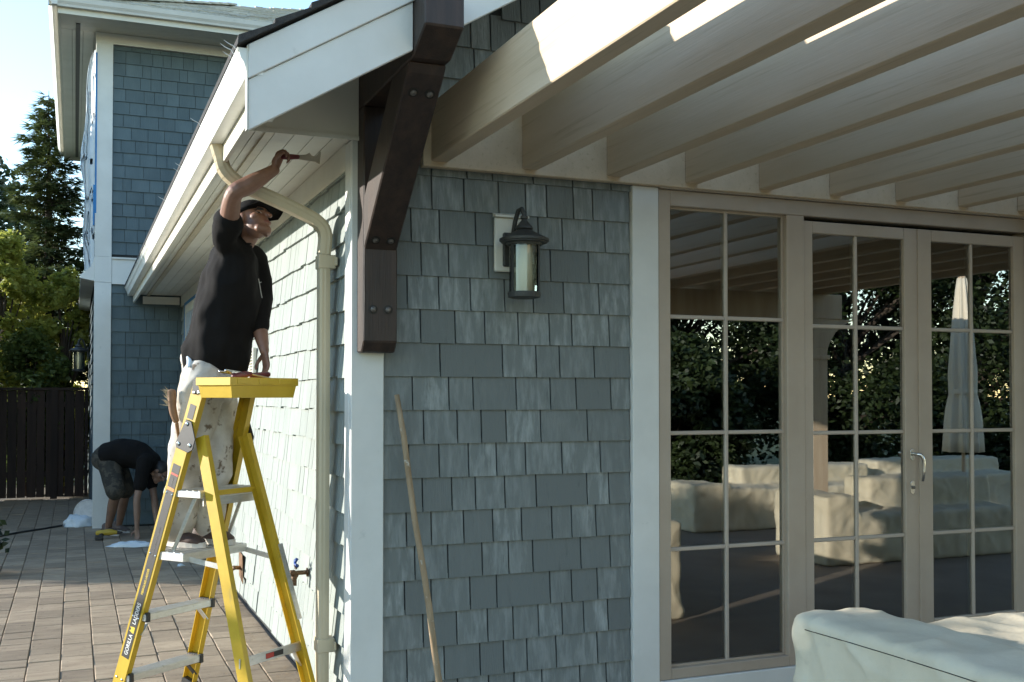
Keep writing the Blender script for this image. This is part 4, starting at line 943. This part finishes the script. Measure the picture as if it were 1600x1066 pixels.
# ---- painter on the ladder
P = lambda u, v, f: atd(u, v, f / 1.0)
p1 = thing('person', 'person in black t-shirt, cap and paint-stained white trousers reaching up from the ladder', 'person', onr(A0, A1, .862).lerp(onr(C0, C1, .862), .5))
zf = .8645
def ground(q, z): return V((q.x, q.y, z))
an1, an2 = atd(277, 822, 5.58), atd(326, 818, 5.68)
kn1, kn2 = atd(294, 716, 5.56), atd(333, 716, 5.64)
hp1, hp2 = atd(318, 588, 5.55), atd(340, 588, 5.78)
pel = atd(329, 566, 5.66); wst = atd(337, 520, 5.66); chs = atd(358, 447, 5.64); upc = atd(363, 404, 5.62); nkb = atd(376, 388, 5.62); nkt = atd(390, 368, 5.62)
tf = camdir(.97, 0, .10)                    # chest direction
s1, el1, wr1 = atd(351, 372, 5.47), atd(366, 303, 5.26), atd(428, 266, 5.30)
s2, el2, wr2 = atd(394, 412, 5.76), atd(404, 505, 5.70), atd(413, 548, 5.62)
b = MB()
hc = atd(394, 349, 5.60); hf = camdir(.82, .46, -.26); hu = camdir(-.42, .76, .50)
HF, HU, HL = head(b, hc, hf, hu)
b.limb([nkb - V((0, 0, .05)), nkb, nkt, hc - HU * .03], [.06, .055, .050, .05], 12)
b.limb([pel, wst, chs, upc], [(.10, .13), (.11, .13), (.12, .15), (.09, .15)], 14, ref=tf)
b.limb([upc, s1, s1.lerp(el1, .5), el1, el1.lerp(wr1, .35), wr1], [.06, .056, .050, .043, .047, .029], 12)
b.limb([upc, s2, s2.lerp(el2, .5), el2, el2.lerp(wr2, .35), wr2], [.06, .052, .046, .040, .040, .026], 12)
for h_, k_, a_ in ((hp1, kn1, an1), (hp2, kn2, an2)): b.limb([h_, k_, a_, a_ - V((0, 0, .03))], [.07, .05, .04, .04], 10)
hd_ = (wr1 - el1).normalized()
hold = camdir(.98, -.05, -.15)              # direction of the scraper
hand(b, wr1, camdir(.35, .92, .1), camdir(.95, -.1, -.2), .95, -1, 1.0)
hand(b, wr2, camdir(.15, -.97, -.05), camdir(-.7, 0, -.5), .33, 1, .98)
body1 = remesh(b, 'body', 'skin', p1, .0055, 2); face_paint(body1, hc, HF, HU, HL)
# t-shirt
m = MB()
m.limb([atd(338, 556, 5.66), atd(345, 520, 5.66), atd(355, 480, 5.65), atd(362, 440, 5.64), atd(366, 405, 5.62), atd(370, 386, 5.62)], [(.172, .168), (.165, .158), (.157, .155), (.145, .165), (.110, .165), (.070, .12)], 20, ref=tf)
m.limb([atd(364, 392, 5.56), s1 + V((0, 0, -.01)), s1.lerp(el1, .36)], [.078, .074, .064], 14)
m.limb([upc, s2, s2.lerp(el2, .80), s2.lerp(el2, 1.02)], [.078, .072, .066, .062], 14)
sh1 = remesh(m, 't_shirt', 'black_cotton', p1, .008, 3, folds(7.0, .030, 3.0, (1, 1, .7)))
# keep the hem an even edge
MB().tube([nkb + V((math.cos(a) * .068, math.sin(a) * .062, .012 + .012 * math.cos(a))) for a in [i * math.pi / 10 for i in range(20)]] + [nkb + V((.068, 0, .024))], .006, 6).build('collar', 'black_cotton', sh1, smooth=True)
m = MB()
for pts in (((403, 436), (405, 446), (407, 458), (409, 466)), ((404, 441), (406, 442), (408, 441))):
    q = [sum(surf(sh1, *p), V()) * 0 + surf(sh1, *p)[0] + surf(sh1, *p)[1] * .003 for p in pts]; m.tube(q, .0022, 6)
m.build('shirt_print', 'shirt_print', sh1)
# trousers
m = MB()
m.limb([atd(333, 548, 5.66), pel, atd(329, 590, 5.66)], [(.105, .110), (.140, .138), (.148, .145)], 18, ref=tf)
m.limb([hp1 + V((0, 0, -.02)), hp1.lerp(kn1, .5), kn1, kn1.lerp(an1, .5), an1 + V((0, 0, -.005))], [.112, .104, .092, .085, .076], 16)
m.limb([hp2 + V((0, 0, -.02)), hp2.lerp(kn2, .5), kn2, kn2.lerp(an2, .5), an2 + V((0, 0, -.005))], [.108, .100, .088, .082, .074], 16)
tr1 = remesh(m, 'trousers', 'painter_trousers', p1, .008, 3, folds(8, .026, 8.0, (1, 1, .9)))
shoe(p1, ground(atd(258, 842, 5.60), zf), ground(atd(318, 850, 5.50), zf)); shoe(p1, ground(atd(312, 838, 5.70), zf), ground(atd(364, 845, 5.62), zf))
# cap: crown dome and curved brim
m = MB(); rs = []
cc = hc + HU * .024 - HF * .010
for i in range(9):
    th = i / 8 * math.pi / 2; rr = math.cos(th); zz = math.sin(th)
    rs.append([cc + HU * (.008 + zz * .106) + (HL * .090 * math.cos(2 * math.pi * j / 24) + HF * .114 * math.sin(2 * math.pi * j / 24)) * max(rr, .02) for j in range(24)])
m.rings(rs); cap = m.build('cap', 'cap_cotton', p1, smooth=True)
top = []; bot = []
for j in range(15):
    a = -1.15 + 2.3 * j / 14
    inn = cc + HU * .010 + HL * .089 * math.sin(a) + HF * .112 * math.cos(a)
    out = cc + HU * (.016 - .034 * math.sin(a) ** 2) + HL * .105 * math.sin(a) + HF * (.112 * math.cos(a) + .115 * math.cos(a * .85))
    top.append((inn, out))
m = MB()
for j in range(14):
    i0, o0 = top[j]; i1, o1 = top[j + 1]; e = HU * .004
    m.add([i0, o0, o1, i1, i0 + e, o0 + e, o1 + e, i1 + e], [(0, 1, 2, 3), (7, 6, 5, 4), (1, 5, 6, 2), (0, 3, 7, 4)])
m.build('brim', 'cap_cotton', cap, smooth=False)
m = MB(); m.limb([hc - HF * .06 - HU * .03 + HL * .055, hc - HF * .09 - HU * .02, hc - HF * .06 - HU * .03 - HL * .055], [.030, .030, .030], 10); m.build('hair', 'hair', p1, smooth=True)
# rag in the back pocket (clothing piece), brush in the pocket, scraper in the hand
q = [surf(tr1, u_, v_) for u_, v_ in ((296, 558), (297, 566), (296, 575))]
m = MB(); m.limb([a_ + b_ * .008 for a_, b_ in q], [(.010, .004), (.013, .004), (.009, .004)], 8, ref=tf); tag(m.build('rag', 'rag_cloth', None, smooth=True), 'white rag strip hanging from the painter\'s waistband', 'rag')
br_ = thing('paint_brush', 'old stiff paint brush sticking out of the painter\'s back pocket', 'brush', atd(268, 640, 5.52))
bf = surf(tr1, 276, 660)[0].dot(FW) - CAM.dot(FW) - .03
MB().limb([atd(275, 658, bf), atd(270, 640, bf), atd(268, 612, bf)], [(.016, .010), (.020, .012), (.022, .013)], 10, ref=tf).build('ferrule', 'brush_handle', br_, smooth=True)
MB().limb([atd(280, 690, bf + .02), atd(276, 662, bf)], [.006, .010], 8).build('handle', 'brush_handle', br_, smooth=True)
m = MB(); base = atd(266, 622, bf); rnd = random.Random(4)
for i in range(60):
    d = camdir(rnd.uniform(-.95, -.25), rnd.uniform(.15, .8), rnd.uniform(-.3, .3)); q = base + tf * rnd.uniform(-.012, .008) + V((0, 0, rnd.uniform(-.045, .03))); m.tube([q, q + d * rnd.uniform(.02, .045)], [.0016, .0006], 4)
m.build('bristles', 'brush_bristle', br_)
sc = thing('scraper', 'painter\'s scraper with a hooked steel blade held up in the raised hand', 'scraper', wr1)
hp_ = wr1 + camdir(.35, .92, .1) * .075 + camdir(.95, -.1, -.2) * .020
sn = camdir(.05, .98, .1); sx = hold
MB().limb([hp_ - sx * .03, hp_ + sx * .02, hp_ + sx * .075], [(.013, .010), (.015, .011), (.012, .009)], 10, ref=sn).build('handle', 'maroon_handle', sc, smooth=True)
q = hp_ + sx * .078; dn = -sn
pl = [(0, .011), (.035, .012), (.055, .022), (.068, .008), (.085, .004), (.098, .014), (.106, .030), (.114, .028), (.112, -.034), (.106, -.034), (.088, -.024), (.04, -.018), (0, -.012)]
MB().prism([q + sx * a + sn * b_ for a, b_ in pl], camdir(0, 0, 1) * .0025).build('blade', 'steel_tool', sc)

# ---- helper bending down beside the wing
p2 = thing('person', 'person in black t-shirt and camouflage shorts bending down to the paving', 'person', (-.75, 8.1, 0))
FD = 12.55
q2 = lambda u, v, f=FD: atd(u, v, f)
hA, hB = q2(170, 718, 12.5), q2(178, 718, 12.8); kA, kB = q2(181, 767, 12.35), q2(196, 765, 12.7); aA, aB = q2(169, 818, 12.6), q2(186, 818, 12.85)
aA.z = .09; aB.z = .09
cA = q2(200, 712); shA, shB = q2(226, 722, 12.38), q2(232, 722, 12.72); elA, elB = q2(214, 780, 12.28), q2(241, 778, 12.6); wA_, wB_ = q2(214, 826, 12.25), q2(245, 818, 12.5)
hc2 = q2(249, 738, 12.52); f2 = camdir(.62, -.75, -.2); u2 = camdir(.75, .62, .1)
b = MB(); F2, U2, L2 = head(b, hc2, f2, u2)
b.limb([q2(168, 714), cA, q2(228, 718)], [(.14, .12), (.14, .12), (.17, .10)], 14, ref=camdir(0, 0, 1)); b.limb([q2(230, 720), hc2 - U2 * .04], [.058, .052], 10)
for s_, e_, w_ in ((shA, elA, wA_), (shB, elB, wB_)): b.limb([s_, s_.lerp(e_, .5), e_, e_.lerp(w_, .35), w_], [.055, .048, .040, .040, .027], 10)
for h_, k_, a_ in ((hA, kA, aA), (hB, kB, aB)): b.limb([h_, h_.lerp(k_, .5), k_, k_.lerp(a_, .35), a_, a_ - V((0, 0, .03))], [.09, .08, .060, .060, .038, .040], 12)
hand(b, wA_, camdir(.1, -.98, -.1), camdir(-.3, 0, -1), .25, 1); hand(b, wB_, camdir(.1, -.98, -.1), camdir(-.3, 0, -1), .35, -1)
o = remesh(b, 'body', 'skin_far', p2, .009, 2); face_paint(o, hc2, F2, U2, L2)
m = MB(); m.limb([q2(172, 712), q2(190, 708), q2(212, 711), q2(232, 722)], [(.19, .155), (.19, .165), (.20, .165), (.18, .13)], 18, ref=camdir(0, 0, 1))
m.limb([q2(226, 722), shA, shA.lerp(elA, .62)], [.085, .085, .075], 12); m.limb([q2(230, 722), shB, shB.lerp(elB, .62)], [.085, .085, .075], 12)
remesh(m, 't_shirt', 'black_cotton', p2, .012, 3, folds(6, .016, 12))
m = MB(); m.limb([q2(164, 716), q2(174, 712)], [(.17, .15), (.175, .15)], 14, ref=camdir(0, 0, 1))
for h_, k_ in ((hA, kA), (hB, kB)): m.limb([h_, h_.lerp(k_, .5), h_.lerp(k_, .98)], [.13, .118, .11], 14)
remesh(m, 'shorts', 'camo_cotton', p2, .012, 3, folds(7, .014, 16))
for a_ in (aA, aB): shoe(p2, V((a_.x, a_.y, .008)) - camdir(.8, 0, -.6) * .07, V((a_.x, a_.y, .008)) + camdir(.8, 0, -.6) * .20, mat='shoe_grey')
m = MB(); m.ell(hc2 + U2 * .035 - F2 * .02, (L2 * .084, F2 * .100, U2 * .098), 16, 10); m.build('hair', 'hair', p2, smooth=True)

# ================================================================ LOOSE THINGS
def cloth_heap(name, label, c, rx, ry, h, seed, rot=0):
    m = MB(); n = 22; rs = []; rnd = random.Random(seed)
    for i in range(12):
        f = i / 11; ring = []
        for j in range(n):
            a = 2 * math.pi * j / n; r = math.cos(f * math.pi / 2) ** .7; k = 1 + .28 * noise.noise(V((math.cos(a) * 1.6 + seed, math.sin(a) * 1.6, f * 2))) + .12 * math.sin(a * 7 + f * 5 + seed)
            x_ = rx * r * k * math.cos(a); y_ = ry * r * k * math.sin(a)
            z = h * math.sin(f * math.pi / 2) * (1 + .5 * noise.noise(V((x_ * 14 + seed, y_ * 14, f * 3)))) + .008
            ring.append(V(c) + V((x_ * math.cos(rot) - y_ * math.sin(rot), x_ * math.sin(rot) + y_ * math.cos(rot), z)))
        rs.append(ring)
    m.rings(rs); return tag(m.build(name, 'rag_cloth', None, smooth=True), label, 'cloth')
g0 = lambda u, v: onp(u, v, 2, 0.0)
c = g0(124, 823); cloth_heap('dust_sheet', 'crumpled white cloth in the shade by the wing corner', c, .19, .15, .13, 1)
c = g0(208, 855); cloth_heap('dust_sheet', 'flat twisted white rag beside the bending person\'s hand', c, .24, .09, .05, 5, -.3)
dr = thing('power_drill', 'yellow and black power drill lying by the helper\'s feet', 'drill', g0(168, 842)); c = g0(168, 842)
m = MB(); m.limb([c + V((-.10, .0, .07)), c + V((.02, -.01, .075)), c + V((.09, -.02, .07))], [.030, .036, .024], 12); m.build('motor_body', 'drill_yellow', dr, smooth=True)
MB().limb([c + V((.09, -.02, .07)), c + V((.15, -.03, .068))], [.020, .012], 12).build('chuck', 'black_plastic', dr, smooth=True)
MB().limb([c + V((-.05, 0, .06)), c + V((-.09, -.08, .035))], [.022, .022], 10).build('grip', 'black_plastic', dr, smooth=True)
MB().box(c + V((-.14, -.15, .006)), c + V((-.05, -.07, .055))).build('battery', 'black_plastic', dr, .008)
cu = thing('paint_cup', 'small pale paper cup on the paving under the lower platform', 'cup', g0(243, 890)); c = g0(243, 890)
MB().lathe(c, [(.028, .008), (.036, .095), (.039, .097), (.039, .101), (.034, .101), (.030, .02)], 18).build('cup_body', 'cup_white', cu, smooth=True); MB().lathe(c, [(.0345, .05), (.0355, .06), (.0345, .07)], 18).build('cup_band', 'label_red', cu)
m = MB(); rnd = random.Random(3); c = g0(283, 886)
tag(cloth_heap('paint_scrap', 'tiny curled scrap of white paint on the paving', c, .035, .02, .02, 9), 'tiny curled scrap of white paint on the paving', 'paint scrap')
pts = [g0(u, v) + V((0, 0, .016)) for u, v in ((-60, 856), (-10, 842), (30, 834), (70, 828), (104, 822), (135, 800))]
tag(MB().tube(pts, .012, 8).build('garden_hose', 'hose_black', None, smooth=True), 'thin black hose lying across the shaded paving to the white cloth', 'hose')
bk = thing('bucket_lid', 'round white bucket lid leaning behind the wing corner board', 'lid', (-1.12, 9.5, 0)); c = V((-1.10, 9.35, .17))
MB().lathe(c, [(.165, 0), (.17, .012), (.155, .02), (.15, .012), (.02, .012)], 26, (-.5, -1, .25)).build('lid_disc', 'cup_white', bk)
# flower pot with a dark shrub at the left edge of the paving
c = V((-2.07, 5.75, 0)); pt = thing('flower_pot', 'dark glazed flower pot with a drooping plant at the edge of the paving', 'flower pot', c)
MB().lathe(c, [(.10, .008), (.13, .02), (.19, .26), (.205, .27), (.205, .30), (.18, .30), (.17, .25)], 26).build('pot', 'pot_glaze', pt, smooth=True)
MB().lathe(c, [(.16, .26), (.165, .28), (.01, .285)], 20).build('soil', 'ground_soil', pt)
m = MB(); rnd = random.Random(6)
for i in range(260):
    a = rnd.uniform(0, 6.28); r = rnd.uniform(.02, .26); q = c + V((math.cos(a) * r, math.sin(a) * r, .30 + rnd.uniform(0, .28) - r * .35)); leaf_quads([(q, None)], .10, m, rnd)
m.build('foliage', 'leaf_dark', pt)
# pole leaning on the front wall
top_, bot_ = onp(620, 617, 1, -.035), None
bt = onp(687, 1066, 1, -.24); dd = (bt - top_).normalized(); bt2 = top_ + dd * ((top_.z - .006) / -dd.z)
pts = [top_.lerp(bt2, i / 8) + V((.004 * math.sin(i * 1.7), 0, 0)) for i in range(9)]
tag(MB().tube(pts, [.0125, .0145, .015, .015, .0155, .016, .016, .016, .016], 12).build('wooden_pole', 'pole_wood', None, smooth=True), 'worn wooden pole leaning against the front shingle wall', 'pole')

# ---- covered garden furniture
def covered(name, label, boxes, seed, mat='cover_fabric'):
    m = MB()
    for a, bq in boxes: m.box(a, bq)
    def fn(co, n):
        zf_ = max(0, 1 - co.z / .8); k = noise.noise(V((co.x * 5 + seed, co.y * 5, co.z * 1.2))) + .5 * noise.noise(V((co.x * 11 + seed, co.y * 11, co.z * 3)))
        w2 = 1 - 2 * abs(noise.noise(V((co.x * 2.6 + co.z * 1.5, co.y * 2.6 + seed, co.z * 2.6))))
        w3 = 1 - 2 * abs(noise.noise(V((co.x * 4.5 - co.z * 3.5 + seed, co.y * 4.5 + co.z * 2.5, co.z * 2.0))))
        cr = (1 - abs(noise.noise(V((co.x * 3.1 + co.z * 2.2, co.y * 3.1 - co.z * 1.7 + seed, co.z * 1.6))))) ** 9 + .7 * (1 - abs(noise.noise(V((co.x * 5.3 - co.z * 4.1 + seed, co.y * 5.3, co.z * 2.4))))) ** 9
        cr *= 1 if abs(n.z) < .6 else .25
        q = co + n * (.010 * cr + .016 * k * (.35 + zf_) + .012 * w2 + .011 * w3 * w3); q.z = max(q.z, .004); return q
    o = remesh(m, name, mat, None, .015 if seed == 1 else .022, 10 if seed == 1 else 6, fn); return tag(o, label, 'sofa', 'covered garden furniture')
def rotbox(mb_list, *a): pass
c1 = covered('covered_sofa', 'garden sofa under a pale fabric cover in front of the french doors', [((1.32, -3.6, 0.0), (1.66, -1.72, .80)), ((1.60, -3.6, 0), (2.9, -1.72, .52)), ((1.95, -2.12, 0), (2.9, -1.66, .70))], 1)
m = MB()
for pts in ([(1258 + 9 * i, 984 + .285 * 9 * i + .00008 * (9 * i) ** 2) for i in range(38)],):
    m.tube([surf(c1, *p)[0] + surf(c1, *p)[1] * .001 for p in pts], .0018, 6)
m.build('seam', 'sofa_dark', c1)
c2 = covered('covered_sofa', 'sunlit covered sofa beyond the pergola post, mirrored in the door glass', [((6.6, -6.7, 0), (8.6, -6.3, .72)), ((5.7, -6.6, 0), (8.6, -5.8, .50)), ((5.6, -6.6, 0), (6.1, -5.8, .56))], 5)
c3_ = covered('covered_chair', 'covered garden chair in the pergola shade, mirrored in the door glass', [((5.45, -4.0, 0), (5.8, -3.2, .66)), ((5.45, -4.0, 0), (7.9, -3.2, .48)), ((6.3, -4.0, 0), (7.9, -3.6, .78))], 9)
c4_ = covered('covered_lounger', 'sunlit covered furniture below the closed parasol, mirrored in the door glass', [((9.0, -7.0, 0), (11.2, -6.6, .74)), ((9.0, -6.9, 0), (11.2, -6.0, .55))], 13)
# closed parasol
ux, uy = 9.16, -5.2; um = thing('closed_parasol', 'tall closed cream parasol standing on the patio, mirrored in the door glass', 'parasol', (ux, uy, 0))
MB().lathe((ux, uy, 0), [(.30, .004), (.30, .05), (.05, .08)], 20).build('base', 'pot_glaze', um); MB().tube([(ux, uy, .05), (ux, uy, 3.18)], .022, 10).build('pole', 'pergola_post', um)
rs = []
for i in range(16):
    f = i / 15; z = 3.13 - f * 2.2; r = (.05 + .16 * f ** .8) * (1 - .16 * math.exp(-((f - .66) / .07) ** 2)); rs.append([V((ux, uy, z)) + V((math.cos(a), math.sin(a), 0)) * r * (1 + .22 * math.sin(a * 8 + f * 2)) for a in [2 * math.pi * j / 40 for j in range(40)]])
cn = MB().rings(rs).build('canopy', 'umbrella_fabric', um, smooth=True); MB().lathe((ux, uy, 1.66), [(.16, 0), (.165, .03), (.16, .06)], 20).build('tie', 'umbrella_fabric', cn)
MB().lathe((ux, uy, 3.13), [(.05, 0), (.04, .06), (.015, .10)], 12).build('finial', 'pergola_post', um)

# paint chips and dust at the foot of the side wall: uncountable
m = MB(); rnd = random.Random(12)
for i in range(420):
    y_ = rnd.uniform(.6, 4.5); x_ = -.03 - abs(rnd.gauss(0, .16)); s_ = rnd.uniform(.004, .013); a_ = rnd.uniform(0, 6.28); z_ = .0085 + rnd.uniform(0, .003)
    m.add([(x_ + s_ * math.cos(a_ + k * 2.1), y_ + s_ * math.sin(a_ + k * 2.1), z_ + rnd.uniform(0, .003)) for k in range(3)], [(0, 1, 2)])
o = m.build('paint_chips', 'pole_wood'); stuff(o); o['label'] = 'scattered paint chips and dust on the paving along the side wall'; o['category'] = 'paint chips'
bpy.data.scenes.remove(TMP)
